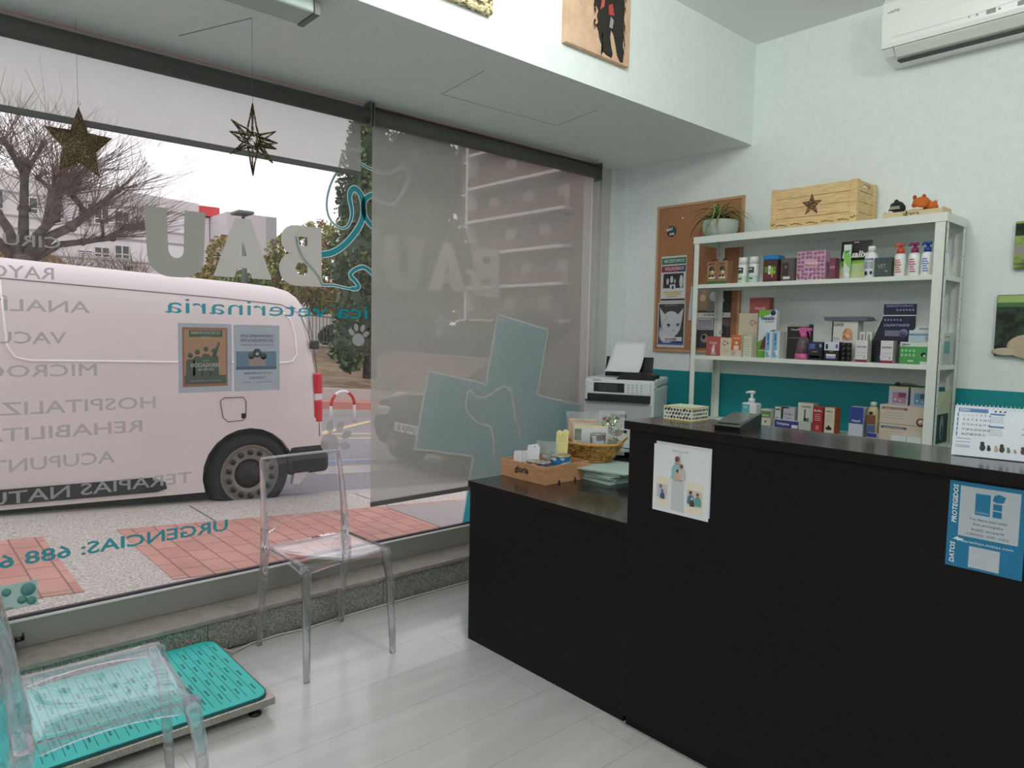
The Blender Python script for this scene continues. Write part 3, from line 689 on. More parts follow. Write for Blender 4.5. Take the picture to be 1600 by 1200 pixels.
b.text('inizias', (-.4895, y-.0026, 1.004), .006, X_, Z_, wt, .026, 'c'); dkb = flat(50, 70, 90)
for i, s_ in enumerate(('Tus datos aquí están', 'bien protegidos', 'RGPD 2016/679', 'CÓDIGO · 0797 · CSC5')):
    b.text(s_, (-.476, y-.002, (.986, .974, .960, .948)[i]), .0055, X_, Z_, dkb, (.080, .062, .066, .088)[i], 'c')
b.text('PROTEGIDOS', (-.543, y-.0016, .972), .0105, Z_, (-1, 0, 0), flat(225, 232, 236), .094, 'l', .03, .15).text('DATOS', (-.543, y-.0016, .872), .0105, Z_, (-1, 0, 0), flat(225, 232, 236), .050, 'l', .03, .15)
b.prism([(-.549, .930), (-.540, .937), (-.538, .940), (-.538, .936), (-.526, .934), (-.528, .930), (-.538, .928), (-.540, .931)], 1, y-.0016, y, flat(225, 232, 236))
b.text('derechos.inizias.com', (-.476, y-.0016, .927), .0068, X_, Z_, flat(225, 232, 236), .108, 'c')
b.box(-.512, -.448, y-.0018, y, .868, .920, wt)
single('privacy_sign', b, 'square blue and white data protection sign on the tall counter front', 'sign')

# card terminal, tissue box, calendar on the tall counter
t = thing('card_terminal', 'dark card payment terminal with a big grey screen on the tall counter', 'card terminal', (-1.235, 2.125, 1.1172), R_(8))
b = MB(); vs = []
pr_ = [(-.092, 0), (.085, 0), (.088, .038), (.078, .044), (-.090, .020), (-.096, .014)]
b.prism([(q[0], q[1]) for q in pr_], 0, -.043, .043, BLACK); b.build('body', t, local=True)
b = MB().prism([(-.082, .0232), (.070, .0438), (.070, .0446), (-.082, .0240)], 0, -.036, .036, mat('grey_screen', S(86, 92, 90), .12)); b.build('screen', t, local=True)
b = MB().prism([(-.093, .0145), (.079, .0446), (.079, .0458), (-.086, .0225)], 0, -.0445, -.037, flat(70, 74, 74, .3)).prism([(-.093, .0145), (.079, .0446), (.079, .0458), (-.086, .0225)], 0, .037, .0445, flat(70, 74, 74, .3))
b.build('bezel', t, local=True)
t = thing('napkin_box', 'small wooden-edged box with a black and white animal pattern on the tall counter', 'box', (-1.48, 2.18, 1.1172), R_(3))
WOODP = textured('light_plywood', S(214, 180, 110), S(226, 196, 130), 20, .6)
b = MB(); g = .0025
for x0, x1, y0, y1 in ((-.058, .058, -.056, -.053), (-.058, .058, .053, .056), (-.058, -.055, -.053, .053), (.055, .058, -.053, .053)): b.box(x0, x1, y0, y1, 0, .048, flat(222, 222, 206))
b.box(-.056, .056, -.054, .054, 0, .004, WOODP)
for z in (0, .0455): 
    for x0, x1, y0, y1 in ((-.0595, .0595, -.0575, -.055), (-.0595, .0595, .055, .0575), (-.0595, -.057, -.055, .055), (.057, .0595, -.055, .055)): b.box(x0, x1, y0, y1, z, z+.003, WOODP)
b.build('box_body', t, local=True)
b = MB(); random.seed(3)
for i in range(9):
    for j in range(3):
        px = -.050+.0125*i+(.006 if j % 2 else 0); pz = .010+.0135*j
        if abs(px) > .052: continue
        rr = random.uniform(.0028, .0048)
        b.cyl((px, -.0562, pz), (px, -.0568, pz), rr, INK, n=8); b.cyl((.0582, px*.95, pz), (.0588, px*.95, pz), rr, INK, n=8)
        if random.random() < .5: b.cyl((px+rr, -.0562, pz+rr), (px+rr, -.0567, pz+rr), rr*.6, INK, n=8)
b.build('spotted_print', t, local=True)
MB().box(-.045, .045, -.044, .044, .005, .040, flat(120, 190, 150), .004).build('napkins', t, local=True)
# desk calendar: stands at a slant
t = thing('desk_calendar', 'spiral desk calendar page for January standing on the tall counter', 'calendar', (-.505, 2.17, 1.1172), R_(10))
TL = .24; Z0 = .132; b = MB(); pg = flat(228, 232, 242)
def cp(x, z, d=0): return (x, z*TL+d*-1, z)
b.M = Matrix(((1, 0, 0, 0), (0, 1, TL, -.035), (0, 0, 1, 0), (0, 0, 0, 1)))
b.box(-.108, .108, 0, .0015, .002, Z0, pg); y = -.0002
bl = flat(84, 120, 180); dd = flat(44, 46, 58)
def bx(x0, x1, z0, z1, m): b.box(x0, x1, y-.0004, y, z0, z1, m)
bx(-.100, -.034, .116, .125, bl); b.text('ENERO', (-.097, y-.0006, .1182), .0052, X_, Z_, flat(225, 230, 238), None, 'l', .02)
n = 1
for r in range(5):
    for c in range(7):
        if r == 0 and c < 3: b.text(str(29+c), (-.086+c*.0093, y-.0005, .106), .0036, X_, Z_, flat(150, 155, 165), None, 'c'); continue
        d = r*7+c-2
        if d > 31: continue
        b.text(str(d), (-.086+c*.0093, y-.0005, .106-r*.0125), .0052, X_, Z_, dd, None, 'c', .01)
for r in range(5): bx(-.1015, -.0985, .103-r*.0125, .113-r*.0125, flat(110, 130, 170))
for k_, z in enumerate((.112, .080)):
    bx(-.029, .002, z, z+.004, bl)
    for r in range(4):
        for c in range(7): bx(-.028+c*.0042, -.0262+c*.0042, z-.006-r*.0045, z-.0045-r*.0045, flat(120, 125, 140))
for i, x in enumerate((-.018, -.008, .002)): b.cyl((x, y-.0008, .1215), (x, y, .1215), .0022, INK, n=10)
for z in (.046, .037, .028, .024): bx(-.100, -.068, z, z+.0012, flat(130, 140, 160))
for x, hh, c in ((-.040, .020, (50, 48, 50)), (-.026, .013, (40, 38, 40)), (-.010, .014, (190, 170, 150)), (.002, .018, (60, 44, 40)), (.016, .012, (120, 110, 105)), (.030, .009, (150, 150, 150)), (.046, .016, (80, 60, 50)), (.062, .013, (140, 120, 100))):
    b.ball((x, y-.0006, .020+hh*.35), hh*.42, flat(*c), (.8, .03, 1), 10); b.ball((x-.001, y-.0007, .020+hh*.85), hh*.28, flat(*c), (.9, .04, 1), 10)
b.text('(+34)', (.040, y-.0006, .080), .005, X_, Z_, dd).text('14 00', (.040, y-.0006, .066), .005, X_, Z_, dd)
b.build('calendar_page', t, local=True)
b = MB(); b.M = Matrix(((1, 0, 0, 0), (0, 1, -.42, .052), (0, 0, 1, 0), (0, 0, 0, 1))); b.box(-.108, .108, 0, .0015, .0, Z0, flat(190, 190, 196)); b.build('back_board', t, local=True)
b = MB()
for i in range(24):
    x = -.104+i*.009; b.tube([(x, -.0005+.0065*cos(a), Z0-.002+.006*sin(a)) for a in [2*pi*k/10 for k in range(10)]], .0007, flat(215, 216, 218), 4, closed=True)
b.build('spiral_binding', t, local=True)
# papers and desk edge behind the tall counter
single('paper_tray', MB().box(-1.47, -1.36, 2.30, 2.46, 1.10, 1.106, flat(205, 210, 214)).box(-1.475, -1.355, 2.295, 2.465, .742, 1.10, flat(190, 196, 198)), 'pale file stand just behind the tall counter by the card terminal', 'file stand')
single('desk', MB().box(-1.57, 1.3, 2.27, 2.80, .71, .74, WENGETOP, .002).box(-1.57, -1.54, 2.27, 2.80, 0, .71, WENGE).box(1.27, 1.3, 2.27, 2.80, 0, .71, WENGE), 'dark wood work desk behind the tall counter', 'desk')
# ================================================================ ON THE LOW COUNTER
CRW = textured('crate_pine', S(196, 148, 108), S(176, 126, 88), 9, .6, stretch=(2, 2, 14), bump=.05)
zt = .7422
t = thing('wooden_tray', 'shallow light wood tray with dark lettering holding cards and tins on the low desk', 'wooden tray', (-2.355, 2.33, zt))
b = MB(); x0, x1, y0, y1, h = -2.502, -2.205, 2.185, 2.475, .082
b.box(x0, x1, y0, y0+.008, zt, zt+h, CRW, .001).box(x0, x1, y1-.008, y1, zt, zt+h, CRW, .001).box(x0, x0+.008, y0+.008, y1-.008, zt, zt+h, CRW).box(x1-.008, x1, y0+.008, y1-.008, zt, zt+h, CRW)
b.box(x0+.008, x1-.008, y0+.008, y1-.008, zt, zt+.006, CRW)
for y in (2.27, 2.375): b.box(x1-.0005, x1+.0008, y, y+.012, zt, zt+.012, INK).box(x1-.0005, x1+.0006, y+.004, y+.008, zt+.012, zt+.018, INK)
b.build('tray_body', t)
b = MB(); b.text('gloria', (-2.358, y0-.0012, zt+.036), .028, X_, Z_, INK, .090, 'c', .030)
b.build('lettering', t)
# price cards
PC = flat(224, 222, 230)
def card(x, y, z, w_, h_, rz, rx, label, m=PC, extra=None, g='white cards standing in the wooden tray'):
    t = thing('paper_card', label, 'card', (x, y, z), rz, g)
    b = MB(); b.M = Matrix.Rotation(rx, 4, 'X'); b.prism([(-w_/2, 0), (w_/2, 0), (w_/2, h_*.9), (w_*.3, h_), (-w_*.5, h_*.93)], 1, -.0006, .0006, m)
    if extra: extra(b)
    b.build('card_sheet', t, local=True)
def ex(b):
    for i in range(5): b.cyl((-.02+.01*i, -.0012, .05+.006*(i % 2)), (-.02+.01*i, -.0005, .05+.006*(i % 2)), .003, flat(*random.choice([(200, 120, 130), (110, 120, 180), (90, 90, 110)])), n=7)
card(-2.462, 2.245, zt+.007, .052, .112, R_(8), R_(-9), 'white card at the window end of the wooden tray', extra=ex)
card(-2.425, 2.262, zt+.007, .048, .116, R_(16), R_(-10), 'white card second from the window in the wooden tray', extra=ex)
card(-2.385, 2.275, zt+.007, .062, .150, R_(24), R_(-8), 'tallest white card with a punched hole in the wooden tray', extra=lambda b: (ex(b), b.cyl((.005, -.0012, .135), (.005, -.0005, .135), .0028, INK, n=8)))
BONE = flat(228, 214, 150)
def bone(b):
    b.ball((-.014, 0, .140), .017, BONE, (1, .12, 1), 14); b.ball((.015, 0, .146), .017, BONE, (1, .12, 1), 14)
    for i in range(4): b.box(-.02, .018-.004*(i % 2), -.0012, -.0006, .105+.010*i, .1065+.010*i, flat(180, 160, 100))
t = thing('note_card', 'yellow bone-shaped note standing in the wooden tray', 'card', (-2.315, 2.40, zt+.060), R_(30))
b = MB(); b.M = Matrix.Rotation(R_(-6), 4, 'X'); b.prism([(-.028, .0), (.026, .0), (.030, .135), (-.030, .130)], 1, -.0006, .0006, BONE); bone(b); b.build('note_sheet', t, local=True)
TINL = mat('tin_metal', S(196, 192, 176), .25, .8)
def tin(x, y, z, r, h, side, label, g, lidm=TINL):
    t = thing('food_tin', label, 'tin', (x, y, z), 0, g)
    MB().lathe((x, y, z), [(r, 0), (r, .003), (r*.97, .004), (r*.97, h-.004), (r, h-.003), (r, h), (r*.93, h), (r*.92, h-.003)], lidm, 28).build('can', t)
    b = MB(); vs = []; n = 28
    for zz in (z+.006, z+h-.006):
        for k in range(n): a = 2*pi*k/n; vs.append((x+(r*.985)*cos(a), y+(r*.985)*sin(a), zz))
    b.raw(vs, [(k, (k+1) % n, n+(k+1) % n, n+k) for k in range(n)], side, True); b.build('paper_label', t)
    return t
def stripes(name, cs):
    m = mat(name, cs[0], .4); N = m.node_tree; co = N.nodes.new('ShaderNodeTexCoord'); nz = N.nodes.new('ShaderNodeTexNoise'); nz.inputs['Scale'].default_value = 28; nz.inputs['Detail'].default_value = 0
    r = N.nodes.new('ShaderNodeValToRGB'); r.color_ramp.interpolation = 'CONSTANT'
    while len(r.color_ramp.elements) < len(cs): r.color_ramp.elements.new(.5)
    for i, c in enumerate(cs): r.color_ramp.elements[i].position = 0 if i == 0 else .40+.10*(i-1); r.color_ramp.elements[i].color = (*c, 1)
    N.links.new(co.outputs['Object'], nz.inputs['Vector']); N.links.new(nz.outputs['Fac'], r.inputs['Fac']); N.links.new(r.outputs['Color'], N.nodes['Principled BSDF'].inputs['Base Color']); return m
NAVY = stripes('navy_print', [S(20, 24, 44), S(36, 42, 66), S(90, 100, 120)])
BLUP = stripes('blue_print', [S(84, 160, 200), S(190, 208, 214), S(40, 110, 170)])
BRNP = stripes('brown_print', [S(70, 58, 56), S(120, 100, 92), S(190, 180, 172)])
tin(-2.268, 2.235, zt+.006, .036, .086, NAVY, 'small navy tin at the near corner of the wooden tray', None)
tin(-2.345, 2.245, zt+.006, .034, .080, BRNP, 'small dark brown tin beside the navy tin in the wooden tray', None)
tin(-2.275, 2.355, zt+.006, .049, .104, BLUP, 'wide blue and white tin at the back of the wooden tray', None)
def bag(name, label, loc, rz, w_, h_, tilt, inner, dpt=.02, cat='bag', g=None):
    t = thing(name, label, cat, loc, rz, g); M0 = Matrix.Rotation(tilt, 4, 'X')
    nx, ny = 14, 14; vs = []; fs = []
    for s_ in (1, -1):
        for i in range(nx+1):
            for j in range(ny+1):
                u = i/nx*2-1; v = j/ny; pu = (1-u*u)*(1-(2*v-1)**4)*(1.2-v)
                nzv = noise.noise(Vector((u*3+loc[0]*9, v*5, s_*3+loc[1])))*.007*(.3+v); vs.append((u*w_/2*(1-.06*sin(v*3)), s_*dpt*pu+nzv, v*h_+.006*noise.noise(Vector((u*2, v, loc[0])))))
    k = ny+1; n = len(vs)//2
    for q in (0, n):
        for i in range(nx):
            for j in range(ny): a = q+i*k+j; fs.append((a, a+k, a+k+1, a+1) if q else (a, a+1, a+k+1, a+k))
    b = MB(); b.M = M0; b.raw(vs, fs, CLEARFILM, True); b.build('clear_wrapping', t, local=True)
    b = MB(); b.M = M0; inner(b, w_, h_); b.build('contents', t, local=True); return t
random.seed(5)
def in_card(b, w, h):
    b.box(-w*.42, w*.40, -.004, .004, .01, h*.80, flat(226, 190, 160), .002).box(w*.02, w*.30, -.006, -.004, h*.30, h*.62, flat(196, 84, 84)).box(w*.22, w*.42, -.0075, -.006, h*.45, h*.70, flat(186, 212, 150))
def in_white(b, w, h):
    b.box(-w*.44, w*.44, -.005, .005, .008, h*.86, flat(214, 214, 218), .002).box(-w*.42, -w*.24, -.0065, -.005, h*.42, h*.80, flat(126, 132, 110)).box(w*.05, w*.40, -.0065, -.005, h*.45, h*.72, flat(150, 120, 190)).box(w*.07, w*.38, -.0072, -.0065, h*.48, h*.69, flat(204, 196, 214))
    b.ball((w*.12, -.008, h*.6), .007, flat(120, 40, 60), (1, .2, 1), 8)
    for i in range(9): b.box(-w*.3+i*.007, -w*.3+i*.007+.005, -.0065, -.005, h*.18, h*.28+.004*(i % 3), flat(60, 60, 70))
    b.box(-w*.44, w*.44, -.005, .0052, h*.86, h*.93, flat(226, 220, 170))
def in_herb(b, w, h):
    for i in range(150):
        b.ball((random.uniform(-w*.36, w*.36), random.uniform(-.008, .008), random.uniform(.02, h*.86)), random.uniform(.005, .010), flat(*random.choice([(104, 128, 84), (150, 160, 120), (190, 196, 180), (160, 84, 80), (80, 96, 70)])), (1, .5, .8), 6)
def in_tray(b, w, h):
    for i in range(30): b.ball((random.uniform(-w*.36, w*.36), random.uniform(-.01, .01), random.uniform(.01, h*.7)), random.uniform(.005, .010), flat(*random.choice([(90, 130, 180), (70, 170, 180), (200, 204, 210), (60, 70, 90)])), (1, .5, .8), 6)
bag('treat_bag', 'crinkled clear bag with blue bits between the white cards and the blue tin', (-2.36, 2.36, zt+.02), R_(20), .11, .145, R_(6), in_tray)
# leaflets under the basket
LEAF = flat(196, 212, 206); LEAF2 = flat(176, 198, 190)
t0_ = None; z = zt+.0006; k = 0; first = None; random.seed(11)
names = ['bottom', 'lower', 'middle', 'upper', 'top']
for i, (dx, dy, rz, h_, lab) in enumerate(((0, 0, -4, .010, 'lowest and widest leaflet pack of the pile under the basket'), (-.012, .02, 3, .013, 'second leaflet pack from the bottom under the basket'), (.012, .01, -8, .012, 'middle leaflet pack of the pile under the basket'),
        (.004, .016, 6, .013, 'leaflet pack just below the topmost one under the basket'), (.02, .0, 14, .008, 'topmost tilted leaflet pack touching the basket'))):
    t = thing('leaflet_stack', lab, 'leaflets', (-2.125+dx, 2.585+dy, z), R_(rz), 'pale green leaflets piled on the low desk'); b = MB(); n = 3
    for q in range(n): b.box(-.148+random.uniform(-.004, .004), .105+random.uniform(-.004, .004), -.16, .12, h_*q/n, h_*(q+1)/n-.0006, LEAF if q % 2 else LEAF2, .0008)
    b.build('sheets', t, local=True); z += h_+.0004
ZB = z
# basket
WICK = textured('wicker', S(196, 150, 70), S(120, 84, 34), 60, .55, p0=.4, p1=.65, bump=.4)
t = thing('wicker_basket', 'oval brown wicker basket full of clear bags on the leaflets', 'basket', (-2.30, 2.60, ZB), R_(20))
b = MB(); rings = 13; A0, B0, A1, B1, Hh = .095, .07, .150, .115, .085; n = 44
for q in range(rings):
    v = q/(rings-1); a, c = A0+(A1-A0)*v**.8, B0+(B1-B0)*v**.8
    b.tube([((a+.0035*(1 if (k+q) % 2 else -1))*cos(2*pi*k/n), (c+.0035*(1 if (k+q) % 2 else -1))*sin(2*pi*k/n), .006+Hh*v) for k in range(n)], .0040, WICK, 6, closed=True)
for k in range(22):
    a = 2*pi*k/22; b.tube([((A0+(A1-A0)*v**.8)*cos(a), (B0+(B1-B0)*v**.8)*sin(a), .004+Hh*v) for v in (0, .25, .5, .75, 1)], .003, WICK, 5)
b.lathe((0, 0, 0), [(.07, .002), (.098, .003), (.098, .007)], WICK, 24); b.build('woven_bowl', t, local=True)
b = MB()
for ph in (0, 1, 2): b.tube([((A1+.002)*cos(2*pi*k/60)+.0035*sin(12*2*pi*k/60+ph*2.1)*cos(2*pi*k/60), (B1+.002)*sin(2*pi*k/60)+.0035*sin(12*2*pi*k/60+ph*2.1)*sin(2*pi*k/60), .006+Hh+.004*cos(12*2*pi*k/60+ph*2.1)) for k in range(60)], .0032, mat('rim_wicker', S(206, 160, 92), .5), 6, closed=True)
b.build('braided_rim', t, local=True)
for s_ in (-1, 1):
    b = MB()
    for o in (-.006, .006): b.tube([(s_*(A1-.012), -.03+o, Hh), (s_*(A1+.020), -.022+o*.6, Hh+.035), (s_*(A1+.028), 0, Hh+.045), (s_*(A1+.020), .022+o*.6, Hh+.035), (s_*(A1-.012), .03+o, Hh)], .0038, mat('rim_wicker', S(206, 160, 92), .5), 6)
    b.build('handle', t, local=True)
bag('treat_bag', 'shiny clear bag with a peach card leaning left in the basket', (-2.385, 2.64, ZB+.045), R_(34), .19, .185, R_(8), in_card, .018)
bag('treat_bag', 'clear bag with a white card and a violet label at the front of the basket', (-2.305, 2.592, ZB+.03), R_(30), .19, .150, R_(-4), in_white, .016)
bag('treat_bag', 'tall clear bag of green dried herbs at the right of the basket', (-2.225, 2.655, ZB+.03), R_(44), .13, .215, R_(-6), in_herb, .022)
tin(-2.245, 2.575, ZB+.040, .036, .098, stripes('white_print', [S(206, 206, 206), S(196, 196, 200), S(120, 120, 130)]), 'small white tin standing in the wicker basket', None)

# ================================================================ PRINTER in the corner
t = thing('office_printer', 'white office printer with a paper feeder in the corner by the window', 'printer', (-2.70, 3.275, .74), R_(24.7))
PW = mat('printer_white', S(214, 220, 220), .4); PG = mat('printer_grey', S(176, 180, 184), .4)
w2 = .2125; D = .40
b = MB().box(-w2, w2, 0, D, .0, .365, PW, .012).box(-w2-.002, w2+.002, .05, D, .37, .418, PW, .012).box(-w2, w2, .0, .10, .355, .412, PW, .010); b.build('body', t, local=True)
b = MB().box(-w2+.018, w2-.020, -.014, .002, .322, .398, PW, .006); b.build('control_panel', t, local=True)
b = MB().box(-.150, .038, -.016, -.013, .335, .390, BLACK, .001).box(-.115, -.005, -.0172, -.0158, .342, .384, flat(58, 60, 62)); b.build('display', t, local=True)
b = MB()
for i in range(4):
    for j in range(4): b.box(.058+i*.026, .065+i*.026, -.0155, -.0138, .334+j*.015, .339+j*.015, flat(120, 124, 130))
b.cyl((-.172, -.0155, .384), (-.172, -.0135, .384), .006, flat(220, 222, 224)); b.build('keypad', t, local=True)
MB().box(-w2+.02, w2-.02, -.002, .06, .282, .320, BLACK).box(-w2+.012, w2-.02, -.030, .0, .278, .286, BLACK, .002).build('output_slot', t, local=True)
b = MB().box(-w2+.012, w2-.012, -.006, .01, .135, .268, PG, .004).box(-.04, .055, -.008, -.005, .185, .205, flat(110, 112, 118)).box(-w2+.004, w2-.004, -.006, .01, .005, .125, PW, .004).box(-.05, .06, -.009, -.005, .095, .112, BLACK)
b.build('paper_cassette', t, local=True)
b = MB().text('EPSON', (-.110, -.0105, .374+.0), .010, X_, Z_, flat(110, 116, 124), None, 'c', .01); b.text('EPSON', (-.135, .0002-.001, .400-.002), .0105, X_, Z_, flat(96, 100, 108), None, 'c', .015)
b.build('lettering', t, local=True)
b = MB().prism([(-.02, .412), (-.0, .398), (.18, .398), (.205, .412), (.205, .44), (.14, .455), (.02, .455)], 1, .008, .18, BLACK); b.build('feeder_tray', t, local=True)
b = MB(); b.M = Matrix.Translation((0, .22, .42)) @ Matrix.Rotation(R_(-14), 4, 'X'); b.box(-.150, .150, 0, .006, 0, .125, BLACK, .004); b.build('paper_support', t, local=True)
P0 = Matrix.Translation((-2.70, 3.275, .74)) @ Matrix.Rotation(R_(24.7), 4, 'Z')
t = thing('paper_sheet', 'white sheet of paper standing in the printer feeder', 'paper', (-2.70, 3.275, .74), R_(24.7))
vs = []; fs = []; 
for i in range(9):
    for j in range(9):
        u, v = i/8, j/8; vs.append((-.105+.21*u, .045+.155*v+.045*(v*v)+.008*(u-.5)**2*4*v, .4565+.175*v*v+.012*v))
for i in range(8):
    for j in range(8): a = i*9+j; fs.append((a, a+9, a+10, a+1))
o = MB().raw(vs, fs, flat(232, 234, 240), True).build('sheet', t, local=True)
sm = o.modifiers.new('thick', 'SOLIDIFY'); sm.thickness = .0006
struct_c = thing('printer_cabinet', 'dark cabinet with open shelves carrying the printer', 'cabinet', (-2.86, 3.27, 0))
b = MB()
b.M = Matrix.Translation((-2.70, 3.275, 0)) @ Matrix.Rotation(R_(24.7), 4, 'Z')
b.box(-.23, .23, -.0, .40, .72, .7395, flat(176, 180, 182)).box(-.23, -.212, .0, .40, 0, .72, BLACK).box(.212, .23, .0, .40, 0, .72, BLACK).box(-.212, .212, .0, .40, .60, .615, BLACK).box(-.212, .212, .0, .40, .02, .04, BLACK).box(-.212, .212, .385, .40, .04, .72, BLACK)
b.build('frame', struct_c)
b = MB(); b.M = Matrix.Translation((-2.70, 3.275, 0)) @ Matrix.Rotation(R_(24.7), 4, 'Z'); b.box(-.10, .18, .02, .30, .6155, .635, flat(150, 40, 36)).box(-.08, .19, .01, .28, .6355, .65, flat(120, 124, 124))
single('folder_pile', b, 'red and grey folders lying in the cabinet under the printer', 'folders')

# ================================================================ SHELF UNIT
t = thing('metal_shelf_unit', 'white metal shelf unit against the back wall filled with pet products', 'shelf unit', (-1.76, 3.73, 0))
x0, x1, yf, yb, ZT = -2.424, -1.103, 3.590, 3.868, 1.996
for x, y, sx, sy in ((x0, yf, 1, 1), (x1, yf, -1, 1), (x0, yb, 1, -1), (x1, yb, -1, -1)):
    b = MB(); xa, xb = sorted((x, x+sx*(.034 if sx > 0 else .046))); xa2, xb2 = sorted((x, x+sx*.003)); ya, y_b = sorted((y, y+sy*.003)); ya2, yb2 = sorted((y, y+sy*.034))
    b.box(xa, xb, ya, y_b, 0, ZT-.002, WMETAL).box(xa2, xb2, ya2, yb2, 0, ZT-.002, WMETAL)
    for q in range(19):
        yy = y+sy*.018; b.cyl((x-sx*.0004, yy, .12+.1*q), (x+sx*.0036, yy, .12+.1*q), .0035, BLACK, n=8)
    b.build('post', t)
for i, (z, th) in enumerate(((ZT, .040), (1.7195, .022), (1.3065, .022), (.925, .022), (.45, .022), (.10, .022))):
    b = MB(); e = -.003 if i == 0 else .004
    b.box(x0+e, x1-e, yf-(.003 if i == 0 else -.004), yb-e, z-.003, z, WMETAL)
    b.box(x0+e, x1-e, yf-(.003 if i == 0 else -.004), yf+.002, z-th, z-.003, WMETAL).box(x0+e, x1-e, yb-.006, yb-.003, z-th, z-.003, WMETAL)
    b.box(x0+e, x0+e+.003, yf+.002, yb-.006, z-th, z-.003, WMETAL).box(x1-e-.003, x1-e, yf+.002, yb-.006, z-th, z-.003, WMETAL)
    b.build('shelf', t)
G1, G2, G3, G0 = 'products on the upper shelf', 'products on the middle shelf', 'products on the lower shelf', 'things on top of the shelf unit'
YS = 3.60
def pbox(label, x0, x1, z0, h, front, dpt=.06, side=None, dec=None, y=YS, name='product_box', cat='box', g=None, rz=0, top=None):
    """a printed carton; dec(P, T) adds printed fields in 0..1 coordinates of the front face"""
    cx = (x0+x1)/2; w_ = x1-x0; t = MB(); t.M = Matrix.Translation((cx, y, z0)) @ Matrix.Rotation(rz, 4, 'Z')
    t.box(-w_/2, w_/2, 0, dpt, 0, h, side or front, .0012)
    if front is not side: t.box(-w_/2, w_/2, -.0004, .0003, 0, h, front)
    if top: t.box(-w_/2, w_/2, 0, dpt, h-.0002, h+.0004, top)
    def P(a, b_, c, d, m, k=1): t.box(-w_/2+a*w_, -w_/2+b_*w_, -.0006*k-.0003, 0, c*h, d*h, m)
    def T(s, u, v, hh, m, wd=None, al='c', bold=.015, k=3): t.text(s, (-w_/2+u*w_, -.0006*k, v*h), hh*h, X_, Z_, m, wd*w_ if wd else None, al, bold)
    def Cc(u, v, r, m, k=2): t.cyl((-w_/2+u*w_, -.0006*k, v*h), (-w_/2+u*w_, 0, v*h), r*w_, m, n=14)
    if dec: dec(P, T, Cc)
    return single(name, t, label, cat, None, g)
z1, z2, z3 = 1.7197, 1.3067, .9252
KR = textured('kraft_card', S(150, 110, 78), S(160, 120, 86), 50, .8); GRN = flat(60, 110, 50); LT = flat(222, 222, 216); CRM = flat(214, 204, 180)
def d_kraft(P, T, Cc):
    P(0, 1, 0, .13, GRN); Cc(.5, .66, .28, flat(60, 70, 50)); Cc(.52, .50, .22, flat(200, 180, 150), 3); P(.2, .8, .24, .34, flat(226, 220, 206), 2); Cc(.3, .35, .10, flat(60, 44, 36), 4); Cc(.6, .35, .10, flat(60, 44, 36), 4); T('BIO', .5, .86, .08, INK, .6)
for x, lab in ((-2.336, 'brown kraft soap box with a handle at the left end of the upper shelf'), (-2.269, 'brown kraft soap box with a handle, right one of the pair')):
    o = pbox(lab, x, x+.064, z1, .128, KR, .06, KR, d_kraft, g=G1)
    MB().tube([(x+.014, YS+.03, z1+.128), (x+.020, YS+.03, z1+.142), (x+.044, YS+.03, z1+.142), (x+.050, YS+.03, z1+.128)], .0035, flat(60, 40, 30), 6).build('handle', o)
def can(label, x, z, r, h, m, y=YS, cap=None, dec=None, g=G1, name='spray_can', cat='spray can', cap_h=.04, rz=0, loc_g=None):
    t = thing(name, label, cat, (x, y+r, z), 0, g)
    MB().lathe((x, y+r, z), [(r*.96, 0), (r, .003), (r, h-cap_h-.004), (r*.93, h-cap_h)], m, 24).build('can_body', t)
    MB().lathe((x, y+r, z), [(r*.95, h-cap_h), (r*.95, h-.004), (r*.85, h), (0.001, h)], cap or m, 24).build('cap', t)
    if dec:
        b = MB()
        for (zz0, zz1, a0, a1, mm) in dec:
            vs = []; n = 14
            for q in range(n+1):
                a = R_(a0+(a1-a0)*q/n); vs += [(x+(r+.0006)*cos(a), y+r+(r+.0006)*sin(a), z+zz0), (x+(r+.0006)*cos(a), y+r+(r+.0006)*sin(a), z+zz1)]
            b.raw(vs, [(2*q, 2*q+2, 2*q+3, 2*q+1) for q in range(n)], mm, True)
        b.build('printed_label', t)
    return t
dk2 = [(.052, .085, 215, 300, INK), (.054, .064, 225, 290, GRN), (.070, .078, 220, 280, LT), (.018, .028, 230, 290, flat(90, 110, 90)), (.0, .04, 180, 360, flat(190, 214, 196))]
can('white spray can beside the brown soap boxes', -2.122, z1, .027, .142, WHITE, dec=dk2)
can('white spray can, right one of the two', -2.056, z1, .027, .142, WHITE, dec=dk2)
def d_treat(P, T, Cc):
    P(.05, .95, .12, .42, flat(110, 40, 60)); P(.1, .9, .42, .7, flat(90, 140, 60)); Cc(.75, .42, .14, flat(110, 170, 70)); P(.38, .55, .34, .74, LT, 3); P(.62, .68, .2, .66, flat(220, 200, 80), 3); T('snack', .47, .5, .06, INK, .14, k=5)
o = pbox('brown treat tub with a blue lid on the upper shelf', -1.986, -1.905, z1, .115, flat(80, 44, 34), .075, flat(70, 40, 30), d_treat, name='treat_tub', cat='tub', g=G1)
MB().box(-1.989, -1.902, YS-.003, YS+.078, z1+.115, z1+.142, mat('blue_lid', S(40, 120, 180), .4), .008).build('lid', o)
pbox('dark grey product box behind the blue-lidded tub', -1.895, -1.822, z1, .122, flat(90, 84, 84), .08, flat(128, 126, 122), lambda P, T, C: (P(.1, .6, .25, .8, flat(70, 40, 50)), P(.2, .7, .1, .2, LT), C(.35, .6, .12, flat(90, 130, 70))), y=YS+.02, g=G1)
